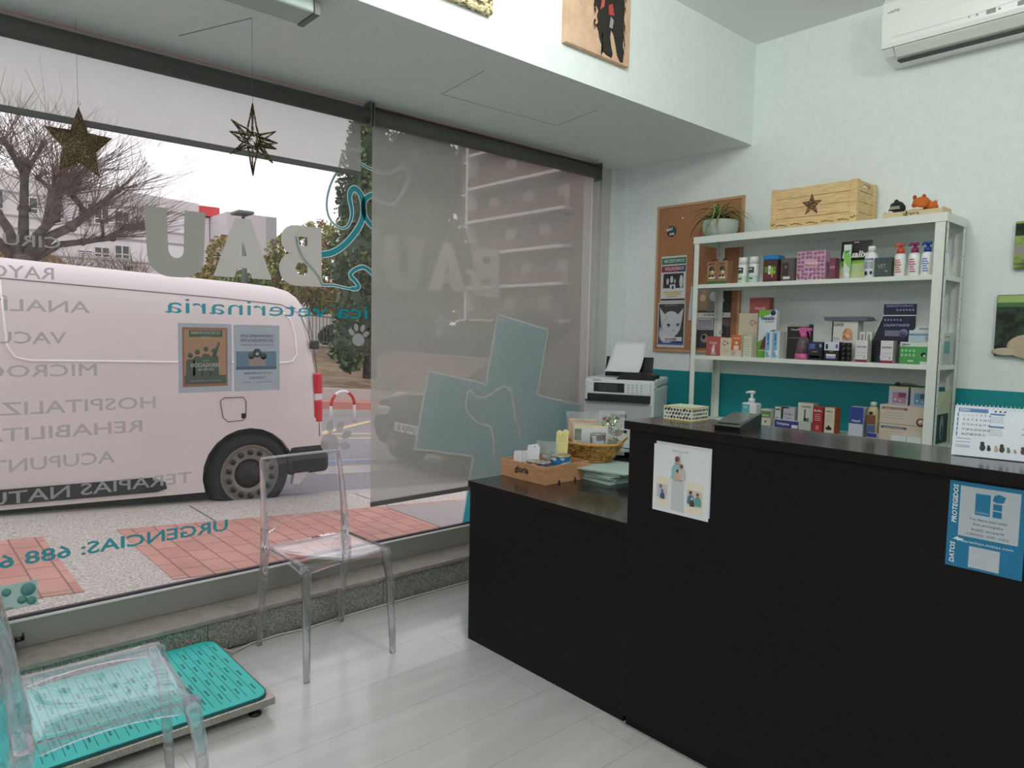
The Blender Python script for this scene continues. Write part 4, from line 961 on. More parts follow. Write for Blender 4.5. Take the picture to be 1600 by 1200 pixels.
def d_leo(P, T, Cc):
    random.seed(2)
    for i in range(7):
        for j in range(7):
            u, v = .08+.14*i+random.uniform(-.02, .02), .08+.14*j+random.uniform(-.02, .02)
            if .28 < u < .74 and .38 < v < .66: continue
            Cc(min(.95, u), min(.95, v), .052, flat(140, 84, 116)); Cc(min(.95, u)+.006, min(.95, v), .026, flat(196, 150, 176), 3)
    P(.28, .74, .42, .62, flat(216, 178, 186), 4); T('Mimosa', .51, .48, .07, flat(150, 90, 110), .38, k=8)
pbox('pink leopard-patterned box on the upper shelf', -1.797, -1.648, z1, .148, flat(206, 160, 186), .055, flat(206, 160, 186), d_leo, g=G1)
pbox('small plum box between the pink box and the black pouch', -1.625, -1.596, z1, .105, flat(120, 60, 84), .05, None, lambda P, T, C: P(.1, .9, .5, .62, flat(180, 120, 150)), g=G1)
def pouch(label, x0, x1, z, h, y, dec, m, g):
    t = MB(); t.M = Matrix.Translation(((x0+x1)/2, y, z)) @ Matrix.Rotation(R_(-4), 4, 'X'); w_ = x1-x0; n = 10; vs = []; fs = []
    for s_ in (1, -1):
        for i in range(n+1):
            for j in range(n+1):
                u = i/n*2-1; v = j/n; vs.append((u*w_/2, -.0+s_*.022*(1-u*u)**.6*(1-v)**.7+.024, v*h))
    for q in (0, (n+1)**2):
        for i in range(n):
            for j in range(n): a = q+i*(n+1)+j; fs.append((a, a+1, a+n+2, a+n+1))
    t.raw(vs, fs, m, True)
    def P(a, b_, c, d, mm, k=1):
        vs = []; nn = 8
        for i in range(nn+1):
            for j in range(nn+1):
                U = a+(b_-a)*i/nn; V = c+(d-c)*j/nn; u = U*2-1; vs.append((u*w_/2, .024-.022*max(0, 1-u*u)**.6*(1-V)**.7-.0006*k, V*h))
        t.raw(vs, [(i*(nn+1)+j, (i+1)*(nn+1)+j, (i+1)*(nn+1)+j+1, i*(nn+1)+j+1) for i in range(nn) for j in range(nn)], mm, True)
    def T(s, u, v, hh, mm, wd): t.text(s, (-w_/2+u*w_, -.012, v*h), hh*h, X_, Z_, mm, wd*w_, 'c', .03, .15)
    dec(P, T); return single('food_pouch', t, label, 'pouch', None, g)
pouch('black and green supplement pouch standing on the upper shelf', -1.598, -1.448, z1, .192, YS+.03, lambda P, T: (P(0, 1, 0, .40, flat(176, 190, 140)), P(0, 1, .40, .48, flat(120, 180, 40), 2), P(.0, .3, 0, .32, flat(206, 216, 170), 2), T('Dualix', .56, .54, .16, LT, .80), P(.42, .58, .95, .97, LT, 2)), flat(24, 26, 28), G1)
b = MB(); b.M = Matrix.Translation((-1.546, YS+.004, z1)); b.lathe((0, .016, 0), [(.015, 0), (.015, .024), (.012, .026)], WHITE, 16)
b.prism([(-.014, .026), (.014, .026), (.018, .168), (-.018, .168)], 1, .012, .020, flat(206, 220, 208)); b.prism([(-.014, .09), (.012, .05), (.016, .12), (-.016, .14)], 1, .0112, .012, flat(130, 190, 90)); b.text('gel', (0, .0105, .13), .012, X_, Z_, flat(40, 90, 60), None, 'c', .03)
single('product_tube', b, 'upright white and green tube in front of the black pouch', 'tube')
t = thing('shampoo_bottle', 'white bottle with a screw cap right of the black pouch', 'bottle', (-1.435, YS+.03, z1), 0, G1)
MB().lathe((-1.435, YS+.03, z1), [(.028, 0), (.030, .004), (.030, .100), (.026, .112), (.017, .120), (.016, .124)], WHITE, 24).build('bottle_body', t)
MB().lathe((-1.435, YS+.03, z1), [(.017, .124), (.017, .150), (.015, .153), (.001, .153)], WHITE, 20).build('cap', t)
b = MB().text('MALASEB', (-1.435, YS-.0035, z1+.084), .009, X_, Z_, flat(50, 60, 110), .046, 'c', .03)
for i in range(5): b.box(-1.454, -1.418+.003*(i % 2), YS-.0012, YS+.002, z1+.045+.007*i, z1+.0475+.007*i, flat(90, 100, 150))
b.box(-1.452, -1.440, YS-.0012, YS+.002, z1+.012, z1+.03, INK).box(-1.428, -1.418, YS-.0012, YS+.002, z1+.016, z1+.03, INK); b.build('printed_label', t)
pbox('dark slate-green diet box left of the pump bottles', -1.407, -1.332, z1, .092, flat(64, 76, 74), .06, flat(84, 92, 88), lambda P, T, C: (T('VET', .45, .45, .2, flat(150, 166, 160), .5), P(.3, .8, .8, .92, flat(30, 70, 90)), C(.7, .25, .14, flat(100, 116, 108))), g=G1)
for x, c, lab, pc in ((-1.303, S(206, 70, 44), 'pump bottle with a red head', (196, 90, 80)), (-1.241, S(136, 30, 90), 'pump bottle with a plum purple head', (190, 90, 110)), (-1.186, S(20, 60, 150), 'pump bottle with a blue head, wholly in view', (110, 130, 190)), (-1.146, S(30, 80, 160), 'pump bottle with a blue head half hidden by the shelf post', (110, 130, 190))):
    YQ = YS+(.075 if x == -1.146 else 0)
    t = thing('pump_bottle', lab, 'bottle', (x, YQ+.03, z1), 0, 'pump bottles on the upper shelf'); r = .025; H_ = .108
    MB().lathe((x, YQ+.03, z1), [(r*.95, 0), (r, .004), (r, H_-.012), (r*.8, H_-.002), (.014, H_)], WHITE, 22).build('bottle_body', t)
    pm = mat('pump_%d' % int(c[0]*999+c[2]*99), c, .35)
    MB().lathe((x, YQ+.03, z1), [(.016, H_), (.016, H_+.020), (.007, H_+.024), (.006, H_+.034)], pm, 16).tube([(x+.014, YQ+.022, z1+H_+.040), (x, YQ+.03, z1+H_+.040), (x-.012, YQ+.01, z1+H_+.040), (x-.016, YQ+.004, z1+H_+.030)], [.007, .008, .006, .004], pm, 8).build('pump_head', t)
    b = MB(); 
    for i in range(6): b.box(x-.014+(.004 if i < 3 else 0), x+.013-.003*(i % 3), YQ+.0035, YQ+.012, z1+.018+.011*i, z1+.023+.011*i, flat(*pc))
    b.build('printed_label', t)
single('loose_card', MB().box(-2.386, -2.345, YQ, YQ+.04, z1, z1+.004, LT), 'flat white card at the far left of the upper shelf', 'card')
# middle shelf
VR = flat(176, 82, 80); OR = flat(200, 106, 60)
def dogshape(b, P, m, k=3): P(.42, .62, .12, .45, m, k); P(.5, .62, .42, .58, m, k); P(.38, .72, .08, .16, m, k)
pbox('tall brick-red carton with a white wordmark at the back of the middle shelf', -2.120, -2.000, z2, .335, flat(146, 76, 68), .05, None, lambda P, T, C: T('Vetsbi', .55, .80, .045, flat(220, 190, 180), .55), y=YS+.11, g=G2)
pbox('big beige display carton with a red C plus sign', -2.15, -2.035, z2, .245, flat(196, 184, 160), .05, None, lambda P, T, C: (T('C+', .78, .72, .13, VR, .34), [P(.3, .95, .35+.05*i, .362+.05*i, flat(160, 150, 134)) for i in range(5)]), y=YS+.055, g=G2)
pbox('small red supplement box, first on the middle shelf', -2.322, -2.232, z2, .112, VR, .045, None, lambda P, T, C: (T('Vetsbi', .5, .62, .11, LT, .55), dogshape(0, P, LT)), g=G2)
pbox('small cream box with a C plus sign next to the red box', -2.230, -2.160, z2, .106, CRM, .045, None, lambda P, T, C: (T('C+', .5, .58, .27, flat(150, 60, 60), .55), [P(.2, .8, .22+.08*i, .24+.08*i, flat(170, 160, 140)) for i in range(3)]), g=G2)
pbox('orange-topped box with a small picture on the middle shelf', -2.158, -2.098, z2, .122, CRM, .065, flat(206, 202, 178), lambda P, T, C: (P(0, 1, .30, 1, OR), T('Vetsbi', .5, .82, .08, LT, .7), C(.5, .62, .17, flat(230, 200, 170), 3), P(.25, .75, .32, .52, flat(230, 210, 190), 3), P(.1, .4, .06, .24, flat(180, 170, 160), 2)), g=G2)
pbox('striped cream box end behind the orange-topped box', -2.094, -2.042, z2, .118, flat(208, 206, 184), .06, None, lambda P, T, C: [P(.0, .8, .12+.12*i, .135+.12*i, flat(130, 140, 96)) for i in range(7)], y=YS+.012, g=G2)
b = MB(); b.M = Matrix.Translation((-1.962, YS+.03, z2)); ss = flat(206, 212, 218)
b.prism([(-.054, 0), (.046, 0), (.052, .262), (-.052, .262)], 1, 0, .03, ss); b.prism([(-.054, 0), (.046, 0), (.050, .08), (.045, .14), (-.02, .105), (-.054, .085)], 1, -.0008, 0, flat(96, 150, 60)); b.prism([(-.052, .262), (.02, .262), (.01, .238), (-.052, .222)], 1, -.0008, 0, flat(110, 170, 60))
b.prism([(-.04, .05), (-.02, .11), (.02, .15), (.046, .155), (.046, .11), (.03, .06), (.0, .05)], 1, -.0016, -.0008, flat(96, 50, 30)); b.cyl((.030, -.001, .246), (.030, 0, .246), .015, flat(30, 50, 90), n=18)
b.text('Flexadin', (0, -.002, .208), .020, X_, Z_, flat(24, 40, 80), .078, 'c', .02, .1).text('ADVANCED', (.01, -.002, .194), .008, X_, Z_, flat(24, 40, 80), .05, 'c'); b.box(-.05, .044, -.0018, 0, .038, .041, flat(180, 210, 150))
single('product_display', b, 'tall white and green leaflet display with a brown animal on the middle shelf', 'display', None, G2)
lb = flat(110, 170, 214)
for i, (xa, lab) in enumerate(((-1.953, 'blue and white narrow box, left one of two beside the pink spray bottle'), (-1.911, 'blue and white narrow box, right one of two beside the pink spray bottle'))):
    pbox(lab, xa, xa+.039, z2, .146, flat(206, 212, 214), .07, flat(206, 206, 200), lambda P, T, C: (P(.05, .62, .04, .96, lb), P(.3, .45, .5, .9, flat(40, 90, 150), 2), P(.5, .8, .12, .3, flat(225, 228, 230), 3), C(.35, .25, .13, flat(225, 228, 230), 3), C(.35, .62, .08, flat(225, 228, 230), 3)), g=G2)
pbox('black protector carton with white lettering behind the spray bottle', -1.862, -1.742, z2, .186, flat(34, 30, 32), .05, flat(50, 46, 46), lambda P, T, C: (P(0, 1, .93, 1, flat(150, 148, 140)), T('ConvertProtect', .48, .82, .05, LT, .6), P(.05, .95, .60, .612, flat(150, 148, 140)), T('EVO', .75, .70, .05, LT, .2)), y=YS+.06, g=G2)
PK = mat('pink_plastic', S(200, 90, 150), .35)
t = thing('spray_bottle', 'clear spray bottle with a pink trigger head and base on the middle shelf', 'spray bottle', (-1.756, YS+.03, z2), 0, G2)
MB().lathe((-1.756, YS+.03, z2+.030), [(.038, 0), (.034, .03), (.031, .055), (.024, .075), (.016, .084), (.014, .09)], mixmat('pink_clear', mk_pane((.90, .76, .86), .12, (.7, .5, .6))), 22).build('bottle_body', t)
MB().lathe((-1.756, YS+.03, z2), [(.036, 0), (.040, .004), (.038, .030), (.001, .031)], PK, 22).build('base', t)
b = MB(); b.lathe((0, 0, 0), [(.017, .115), (.017, .135), (.012, .139)], PK, 16)
b.prism([(-.018, .137), (.014, .137), (.018, .150), (.044, .152), (.046, .164), (-.005, .170), (-.024, .164)], 1, -.009, .009, PK).tube([(.026, 0, .152), (.032, 0, .140), (.034, 0, .122)], [.005, .004, .003], PK, 8); b.build('trigger_head', t, local=True)
NV = flat(30, 34, 70); NVF = lambda P, T, C: (P(0, 1, 0, .5, flat(26, 24, 34)), P(.1, .5, .62, .9, flat(80, 96, 150)), P(.8, .93, .7, .9, flat(150, 160, 190)), P(.15, .85, .12, .24, flat(150, 156, 200)), T('calm', .5, .44, .07, flat(190, 170, 90), .4))
pbox('navy box with a violet stripe, right of the spray bottle', -1.716, -1.640, z2, .094, NV, .05, None, NVF, g=G2)
pbox('black box with a white printed top left of the small black tins', -1.630, -1.556, z2, .096, flat(26, 24, 30), .05, None, lambda P, T, C: (P(0, 1, .55, 1, flat(206, 208, 222)), P(.1, .25, .62, .88, INK, 2), P(.78, .92, .66, .88, flat(80, 80, 130), 2), P(.15, .8, .12, .36, flat(150, 156, 200)), P(.15, .8, .25, .36, LT, 2), T('CALM', .5, .46, .08, flat(170, 160, 110), .3)), g=G2)
pbox('large white display carton with a dog picture and a grey lid', -1.620, -1.492, z2, .202, flat(206, 204, 200), .07, flat(190, 190, 184), lambda P, T, C: (P(0, .05, 0, 1, INK), T('COATEX', .26, .88, .06, INK, .4, 'c', .03), P(.08, .3, .54, .58, flat(160, 160, 170)), C(.62, .72, .17, flat(196, 140, 104)), P(.42, .82, .52, .72, flat(200, 146, 112), 2), C(.62, .60, .11, flat(222, 180, 150), 3), C(.5, .62, .05, flat(170, 110, 84), 4)), y=YS+.055, g=G2)
b = MB(); b.M = Matrix.Translation((-1.545, YS+.055, z2+.2025)); b.prism([(-.118, .022), (-.108, .002), (.09, .0), (.105, .006), (.112, .002), (.095, .022)], 1, -.012, .08, flat(92, 94, 108)); single('carton_lid', b, 'grey slanted lid lying on the carton with the dog picture', 'lid')
t0 = None
for c in range(2):
    for k in range(4):
        x = -1.538+.026*c; z = z2+.0235*k; lab = ['lowest', 'second', 'third', 'topmost'][k]+' small black tin in the '+['left', 'right'][c]+' stack on the middle shelf'
        t = thing('small_tin', lab, 'tin', (x, YS+.014, z), 0, 'small black tins stacked on the middle shelf')
        MB().lathe((x, YS+.014, z), [(.0115, 0), (.0125, .002), (.0125, .020), (.0115, .0225), (.001, .0232)], flat(30, 28, 30, .3), 16).build('tin_body', t)
def d_wm(P, T, C): P(0, 1, 0, .12, flat(130, 36, 66)); T('RENAL', .4, .66, .08, flat(150, 80, 100), .55); P(.65, .9, .67, .73, flat(120, 120, 130)); [C(.2+.2*(i % 4), .3+.14*(i//4), .03, flat(110, 110, 120)) for i in range(8)]; C(.75, .22, .05, INK)
for xa, lab in ((-1.474, 'white box with a maroon foot, left of the navy display'), (-1.357, 'white box with a maroon foot, in front of the navy display')): pbox(lab, xa, xa+.056, z2, .108, flat(216, 212, 216), .05, flat(186, 186, 176), d_wm, g=G2)
for xa, lab in ((-1.490, 'little white box with a barcode, left one behind the maroon-footed box'), (-1.458, 'little white box with a barcode, right one behind the maroon-footed box')): pbox(lab, xa, xa+.028, z2, .150, flat(204, 206, 200), .04, None, lambda P, T, C: [P(.3, .7, .72+.04*i, .74+.04*i, INK) for i in range(5)], y=YS+.075, g=G2)
b = MB(); b.M = Matrix.Translation((-1.307, YS+.075, z2)); dn = flat(30, 28, 58); wl = flat(150, 146, 186)
b.box(-.075, .075, 0, .05, 0, .12, flat(120, 118, 122)).box(-.073, .073, -.012, 0, .10, .228, dn).box(-.073, .073, -.004, .004, .232, .285, dn).box(-.074, .074, -.0125, .004, .228, .232, LT)
b.prism([(-.128, .09), (-.075, .225), (-.075, .0), (-.128, 0)], 1, .0, .004, flat(24, 24, 34)).tube([(-.128, .0, .09), (-.076, .0, .226)], .0015, LT, 4)
b.text('CALMATONINE', (-.008, -.0135, .178), .011, X_, Z_, wl, .115, 'c', .03).box(-.058, .02, -.0135, -.012, .130, .158, flat(110, 106, 130)).cyl((.025, -.015, .144), (.025, -.012, .144), .020, flat(130, 126, 156), n=20).cyl((.025, -.016, .144), (.025, -.012, .144), .014, flat(90, 86, 120), n=20)
for i in range(6): b.cyl((-.060+.014*i, -.014, .208), (-.060+.014*i, -.012, .208), .0045, wl, n=10).cyl((-.010+.014*i, -.0055, .256), (-.010+.014*i, -.004, .256), .0045, wl, n=10)
b.text('ENINOTAMLAC', (.0, -.0055, .272), .008, X_, Z_, wl, .12, 'c', .02)
b.box(-.073, -.035, -.055, -.01, 0, .045, dn).ball((-.052, -.056, .028), .010, wl, (1, .1, .8), 10)
single('product_display', b, 'tall navy counter display with dotted rows on the middle shelf', 'display', None, G2)
zg = flat(72, 150, 84)
pbox('large green and white box with a dog picture by the shelf post', -1.270, -1.150, z2, .104, zg, .06, flat(80, 140, 90), lambda P, T, C: (P(0, 1, .80, 1, flat(204, 216, 206)), T('Zylkene', .2, .85, .09, flat(30, 60, 90), .3), [P(.05+.14*i, .12+.14*i, .36+.2*j, .46+.2*j, flat(150, 206, 156)) for i in range(4) for j in range(2)], C(.85, .45, .09, INK), C(.88, .38, .05, LT, 4), P(.74, 1, 0, .14, flat(200, 216, 200)), P(.3, .5, .12, .18, flat(190, 226, 190))), g=G2)
pbox('blue and white box lying on the green box', -1.240, -1.118, z2+.1045, .036, flat(176, 192, 200), .06, None, lambda P, T, C: (P(0, 1, .86, 1, flat(80, 120, 170)), T('Chews', .75, .25, .4, flat(50, 70, 110), .3)), y=YS+.012, g=G2)
b = MB(); b.M = Matrix.Translation((-1.18, YS+.02, z2+.141)); b.prism([(-.062, 0), (.062, 0), (.062, .018), (.05, .022), (.025, .042), (.0, .044), (-.025, .036), (-.045, .018), (-.062, .018)], 1, 0, .012, flat(198, 204, 200)); b.text('Zylkene', (.0, -.001, .022), .008, X_, Z_, flat(40, 90, 140), .04, 'c', .02).box(-.062, .062, -.0006, 0, .002, .004, flat(80, 120, 170))
single('box_header_card', b, 'curved white header card on top of the blue and white box', 'card')
pbox('narrow white and teal carton beside the right shelf post', -1.150+.012, -1.112, z2, .150, flat(190, 196, 186), .05, None, lambda P, T, C: (P(.1, 1, .35, .74, flat(110, 160, 164)), P(.15, .9, .86, .88, INK)), y=YS+.17, g=G2)
# lower shelf
t = thing('hand_gel_bottle', 'white pump bottle of hand gel behind the card terminal', 'bottle', (-2.036, YS+.03, z3), 0, G3)
MB().box(-2.080, -1.992, YS, YS+.062, z3, z3+.128, WHITE, .008).build('bottle_body', t)
MB().box(-2.076, -2.030, YS-.001, YS+.001, z3+.03, z3+.120, flat(90, 176, 180)).text('GEL', (-2.053, YS-.0025, z3+.10), .010, X_, Z_, LT, None, 'c', .03).build('printed_label', t)
MB().lathe((-2.036, YS+.03, z3), [(.018, .128), (.018, .152), (.007, .154), (.006, .182)], WHITE, 16).tube([(-2.020, YS+.034, z3+.186), (-2.036, YS+.03, z3+.187), (-2.054, YS+.018, z3+.187), (-2.064, YS+.012, z3+.182)], [.008, .009, .006, .004], WHITE, 8).build('pump_head', t)
pbox('white and green carton just right of the card terminal', -1.960, -1.905, z3, .103, flat(196, 196, 182), .05, None, lambda P, T, C: (P(0, 1, .55, .9, flat(96, 130, 70)), C(.5, .35, .12, flat(170, 80, 60)), T('Active', .5, .62, .12, LT, .7)), g=G3)
pbox('white carton with a grey spiral mark, second right of the terminal', -1.896, -1.862, z3, .120, flat(196, 194, 190), .05, flat(120, 114, 106), lambda P, T, C: (C(.5, .45, .3, flat(90, 90, 100)), C(.56, .45, .2, flat(196, 194, 190), 3), P(.15, .85, .85, .9, INK)), y=YS+.03, g=G3)
pbox('pale lilac carton with fine lettering on the lower shelf', -1.848, -1.785, z3, .122, flat(180, 176, 186), .05, None, lambda P, T, C: (P(.0, .5, .94, 1, INK), T('Prolac', .5, .66, .08, flat(80, 80, 100), .7), [P(.15, .8, .3+.1*i, .33+.1*i, flat(140, 136, 150)) for i in range(3)]), y=YS+.03, g=G3)
pbox('flat blue and white carton lying in front of the others', -1.886, -1.680, z3, .055, flat(180, 182, 176), .035, None, lambda P, T, C: (P(.03, .68, .25, .95, flat(44, 52, 130)), T('Omizyme', .26, .5, .26, LT, .34), P(.5, .66, .3, .6, LT, 2)), y=YS-.0, g=G3)
pbox('tall white carton with vertical green lettering', -1.772, -1.690, z3, .152, flat(200, 202, 190), .06, flat(150, 148, 136), lambda P, T, C: (T('CUTANEA', .55, .84, .07, flat(50, 80, 80), .6), P(.42, .52, .38, .78, flat(70, 90, 84)), P(.4, .75, .36, .48, flat(60, 120, 116))), y=YS+.04, g=G3)
pbox('dark red carton with white print on the lower shelf', -1.672, -1.620, z3, .142, flat(156, 34, 40), .05, flat(150, 90, 80), lambda P, T, C: (T('Bolfo', .5, .82, .08, LT, .7), P(.35, .65, .16, .32, flat(196, 120, 120)), P(0, 1, 0, .07, flat(206, 176, 60)), [P(.2, .8, .5+.07*i, .52+.07*i, flat(220, 180, 176)) for i in range(4)]), g=G3)
pbox('white and orange carton with a bat-shaped mark', -1.612, -1.560, z3, .143, flat(206, 196, 180), .07, flat(176, 84, 50), lambda P, T, C: (P(0, .06, 0, 1, flat(176, 84, 50)), P(0, 1, 0, .1, flat(176, 84, 50)), P(.2, .75, .2, .3, INK), P(.38, .58, .26, .36, INK), T('Advance', .5, .84, .06, flat(90, 60, 50), .6), [P(.2, .75, .5+.07*i, .515+.07*i, flat(150, 140, 130)) for i in range(4)]), g=G3)
pbox('white carton with a deep blue upper half on the lower shelf', -1.488, -1.420, z3, .158, flat(190, 194, 204), .06, None, lambda P, T, C: (P(0, 1, .48, 1, flat(40, 64, 136)), T('Adaptil', .5, .54, .07, LT, .6)), g=G3)
t = thing('shampoo_bottle', 'yellow shampoo bottle with an animal picture by the beige cartons', 'bottle', (-1.385, YS+.03, z3), 0, G3)
MB().lathe((-1.385, YS+.03, z3), [(.024, 0), (.028, .005), (.028, .14), (.02, .160), (.014, .165)], flat(176, 164, 120), 20).build('bottle_body', t)
MB().lathe((-1.385, YS+.03, z3), [(.015, .165), (.015, .188), (.001, .189)], flat(180, 196, 190), 16).build('cap', t)
MB().box(-1.404, -1.366, YS+.0, YS+.008, z3+.03, z3+.075, flat(70, 92, 130)).box(-1.405, -1.366, YS+.0, YS+.008, z3+.082, z3+.125, flat(120, 72, 50)).ball((-1.385, YS, z3+.135), .010, INK, (1, .2, .8), 8).build('printed_label', t)
for z_, lab, c in ((z3, 'beige shipping carton at the bottom of the pair on the lower shelf', flat(70, 76, 100)), (z3+.092, 'beige shipping carton resting on the lower one', flat(130, 70, 66))):
    pbox(lab, -1.352, -1.152, z_, .090, flat(196, 184, 168), .12, None, lambda P, T, C: (P(.05, .62, .76, .88, c), T('Advance Veterinary', .33, .785, .06, LT, .45, k=4), [P(.1, .55, .3+.14*i, .32+.14*i, flat(150, 140, 130)) for i in range(3)], C(.92, .2, .10, flat(130, 60, 56)), C(.92, .2, .06, flat(206, 196, 184), 4)), y=YS+.02, g=G3)
for xa, c, lab in ((-1.322, (150, 110, 130), 'violet-grey box standing on the beige cartons'), (-1.226, (90, 130, 150), 'blue-grey box standing on the beige cartons near the post')):
    pbox(lab, xa, xa+.086, z3+.1825, .088, flat(150, 160, 180), .06, flat(120, 110, 110), lambda P, T, C: (P(0, 1, .84, 1, flat(170, 160, 130)), P(.2, .9, .1, .7, flat(*c)), P(.5, .9, .42, .68, flat(c[0]-40, c[1]-60, c[2]-50), 2), C(.35, .3, .05, LT), C(.6, .25, .04, LT)), y=YS+.04, g=G3)
b = MB(); b.M = Matrix.Translation((-1.25, YS+.07, z3+.2710)); b.tube([(-.04, 0, .006), (-.02, .01, .014), (.02, 0, .012), (.05, .01, .006)], [.006, .005, .005, .003], flat(110, 96, 84), 8).ball((-.045, 0, .010), .012, BLACK, (1.2, 1, .8), 10)
single('cord_bundle', b, 'small dark cord lying on the violet-grey box', 'cord')
pbox('little blue and white box by the foot of the yellow bottle', -1.392, -1.345, z3, .040, flat(190, 196, 200), .018, None, lambda P, T, C: P(0, 1, .5, 1, flat(40, 56, 130)), y=YS-.020+.0, g=G3)
for xa, lab in ((-1.286, 'low white carton, left one of two at the counter edge'), (-1.218, 'low white carton, right one of two at the counter edge')): pbox(lab, xa, xa+.065, z3, .040, flat(206, 212, 212), .018, None, None, y=YS-.0, g=G3)
pbox('speckled white card strip lying along the front of the lower shelf', -1.545, -1.398, z3, .012, flat(200, 200, 186), .03, None, lambda P, T, C: [C(.05+.06*i, .5, .012, flat(120, 130, 90)) for i in range(15)], y=YS, name='card_strip', cat='card', g=G3)
t = thing('magazine_file', 'cream magazine file with a dark dog photo behind the right shelf post', 'magazine file', (-1.132, YS+.15, z3), 0, G3)
b = MB(); b.prism([(YS+.02, z3), (YS+.24, z3), (YS+.24, z3+.25), (YS+.16, z3+.25), (YS+.02, z3+.15)], 0, -1.150, -1.112, flat(190, 188, 160)); b.build('file_box', t)
MB().box(-1.149, -1.113, YS+.0185, YS+.020, z3+.01, z3+.14, flat(54, 62, 58)).ball((-1.131, YS+.0185, z3+.07), .014, flat(150, 150, 140), (.8, .08, 2.6), 12).ball((-1.131, YS+.0175, z3+.05), .008, INK, (.7, .08, 2.6), 10).box(-1.1125, -1.1112, YS+.028, YS+.205, z3+.012, z3+.150, flat(48, 58, 54)).ball((-1.1112, YS+.12, z3+.085), .024, flat(140, 142, 136), (.05, 1, 2.4), 14).ball((-1.1105, YS+.12, z3+.07), .012, INK, (.08, 1, 3), 12).build('photo_print', t)

# on top of the shelf unit
CRT = textured('crate_wood', S(226, 196, 146), S(206, 172, 120), 7, .65, stretch=(3, 3, 18), bump=.05)
BURN = textured('burnt_mark', S(84, 56, 34), S(176, 140, 96), 120, .8, p0=.55, p1=.6)
t = thing('wooden_crate', 'light wood crate with a burnt star mark on top of the shelf unit', 'crate', (-1.74, 3.74, ZT)); x0, x1, yf2, yb2, H_ = -1.968, -1.516, 3.62, 3.862, .212
b = MB()
for k in range(4):
    za, zb = ZT+.004+k*.052, ZT+.004+k*.052+.050
    b.box(x0+.006, x1-.006, yf2+.004, yf2+.014, za, zb, CRT, .0015).box(x0+.006, x1-.006, yb2-.014, yb2-.004, za, zb, CRT, .0015)
    if k < 3: b.box(x0+.004, x0+.014, yf2+.014, yb2-.014, za, zb, CRT, .0015).box(x1-.014, x1-.004, yf2+.014, yb2-.014, za, zb, CRT, .0015)
    else:
        for xa in (x0+.004, x1-.014): b.box(xa, xa+.010, yf2+.014, 3.70, za, zb, CRT).box(xa, xa+.010, 3.782, yb2-.014, za, zb, CRT).box(xa, xa+.010, 3.70, 3.782, za, za+.014, CRT).box(xa, xa+.010, 3.70, 3.782, zb-.014, zb, CRT)
b.box(x0+.01, x1-.01, yf2+.01, yb2-.01, ZT, ZT+.006, CRT); b.build('slats', t)
for x in (x0, x1-.034):
    for y in (yf2, yb2-.012): MB().box(x, x+.034, y, y+.012, ZT, ZT+H_+.002, CRT, .002).build('corner_post', t)
for y in (yf2+.012, yb2-.034): MB().box(x1-.012, x1, y, y+.022, ZT, ZT+H_+.002, CRT, .002).build('corner_post', t)
b = MB(); sc_, cz = Vector((-1.745, ZT+.112)), 0; P = []
for i in range(10): a = pi/2+i*pi/5; rr = .060 if i % 2 == 0 else .025; P.append((sc_.x+rr*cos(a)*.95, sc_.y+rr*sin(a)))
b.prism(P, 1, yf2+.0022, yf2+.004, BURN)
for i in range(24):
    if i % 5 != 4: b.box(x0+.03+.0165*i, x0+.044+.0165*i, yf2+.0026, yf2+.004, ZT+.018+.003*sin(i*1.3), ZT+.022+.004*sin(i*1.3), flat(96, 64, 38))
for x in (x0+.001, x1-.030):
    b.prism([(x, ZT+.022), (x+.006, ZT+.034), (x+.014, ZT+.026), (x+.022, ZT+.038), (x+.029, ZT+.022), (x+.022, ZT+.030), (x+.013, ZT+.020), (x+.006, ZT+.028)], 1, yf2-.0008, yf2, flat(96, 64, 38))
b.build('burnt_star', t)
# potted spider plant
t = thing('potted_plant', 'spider plant in a round grey ribbed pot on top of the shelf unit', 'potted plant', (-2.325, 3.70, ZT)); px, py = -2.325, 3.70
b = MB(); n = 80; prof = [(.066, 0), (.074, .006), (.094, .03), (.103, .06), (.102, .088), (.099, .097)]; vs = []; fs = []; POT = flat(176, 184, 176, .6)
rr_ = 16
for i in range(rr_+1):
    v = i/rr_*5; q = min(4, int(v)); f = v-q; r = prof[q][0]*(1-f)+prof[q+1][0]*f; z = prof[q][1]*(1-f)+prof[q+1][1]*f
    for k in range(n): a = 2*pi*k/n; r2 = r+(.0022*sin(26*a+z*60) if 0 < i < rr_ else 0); vs.append((px+r2*cos(a), py+r2*sin(a), ZT+z))
for i in range(rr_):
    for k in range(n): fs.append((i*n+k, i*n+(k+1) % n, (i+1)*n+(k+1) % n, (i+1)*n+k))
fs.append(tuple(range(n))[::-1]); b.raw(vs, fs, POT, True); b.build('pot', t)
MB().lathe((px, py, ZT), [(.001, .086), (.094, .086), (.094, .089), (.098, .097), (.101, .097)], flat(60, 46, 36), 30).build('soil', t)
random.seed(21); lm = textured('leaf_green', S(96, 124, 60), S(150, 160, 96), 12, .5); lm2 = flat(130, 116, 70)
b = MB(); tp = MB()
def leaf(L, az, up, droop, m):
    n = 9; vs = []; p = Vector((px+random.uniform(-.02, .02), py+random.uniform(-.015, .015), ZT+.092)); d = Vector((cos(az)*cos(up), sin(az)*cos(up), sin(up)))
    side = Vector((-sin(az), cos(az), 0))
    for i in range(n+1):
        wv = .0062*(1-(i/n)**1.6)+.0005; vs += [p-side*wv+Vector((0, 0, .0015)), p, p+side*wv+Vector((0, 0, .0015))]; p = p+d*(L/n); d = (d+Vector((0, 0, -droop/n))).normalized()
    fs = []
    for i in range(n): a = 3*i; fs += [(a, a+1, a+4, a+3), (a+1, a+2, a+5, a+4)]
    b.raw(vs, fs, m, True)
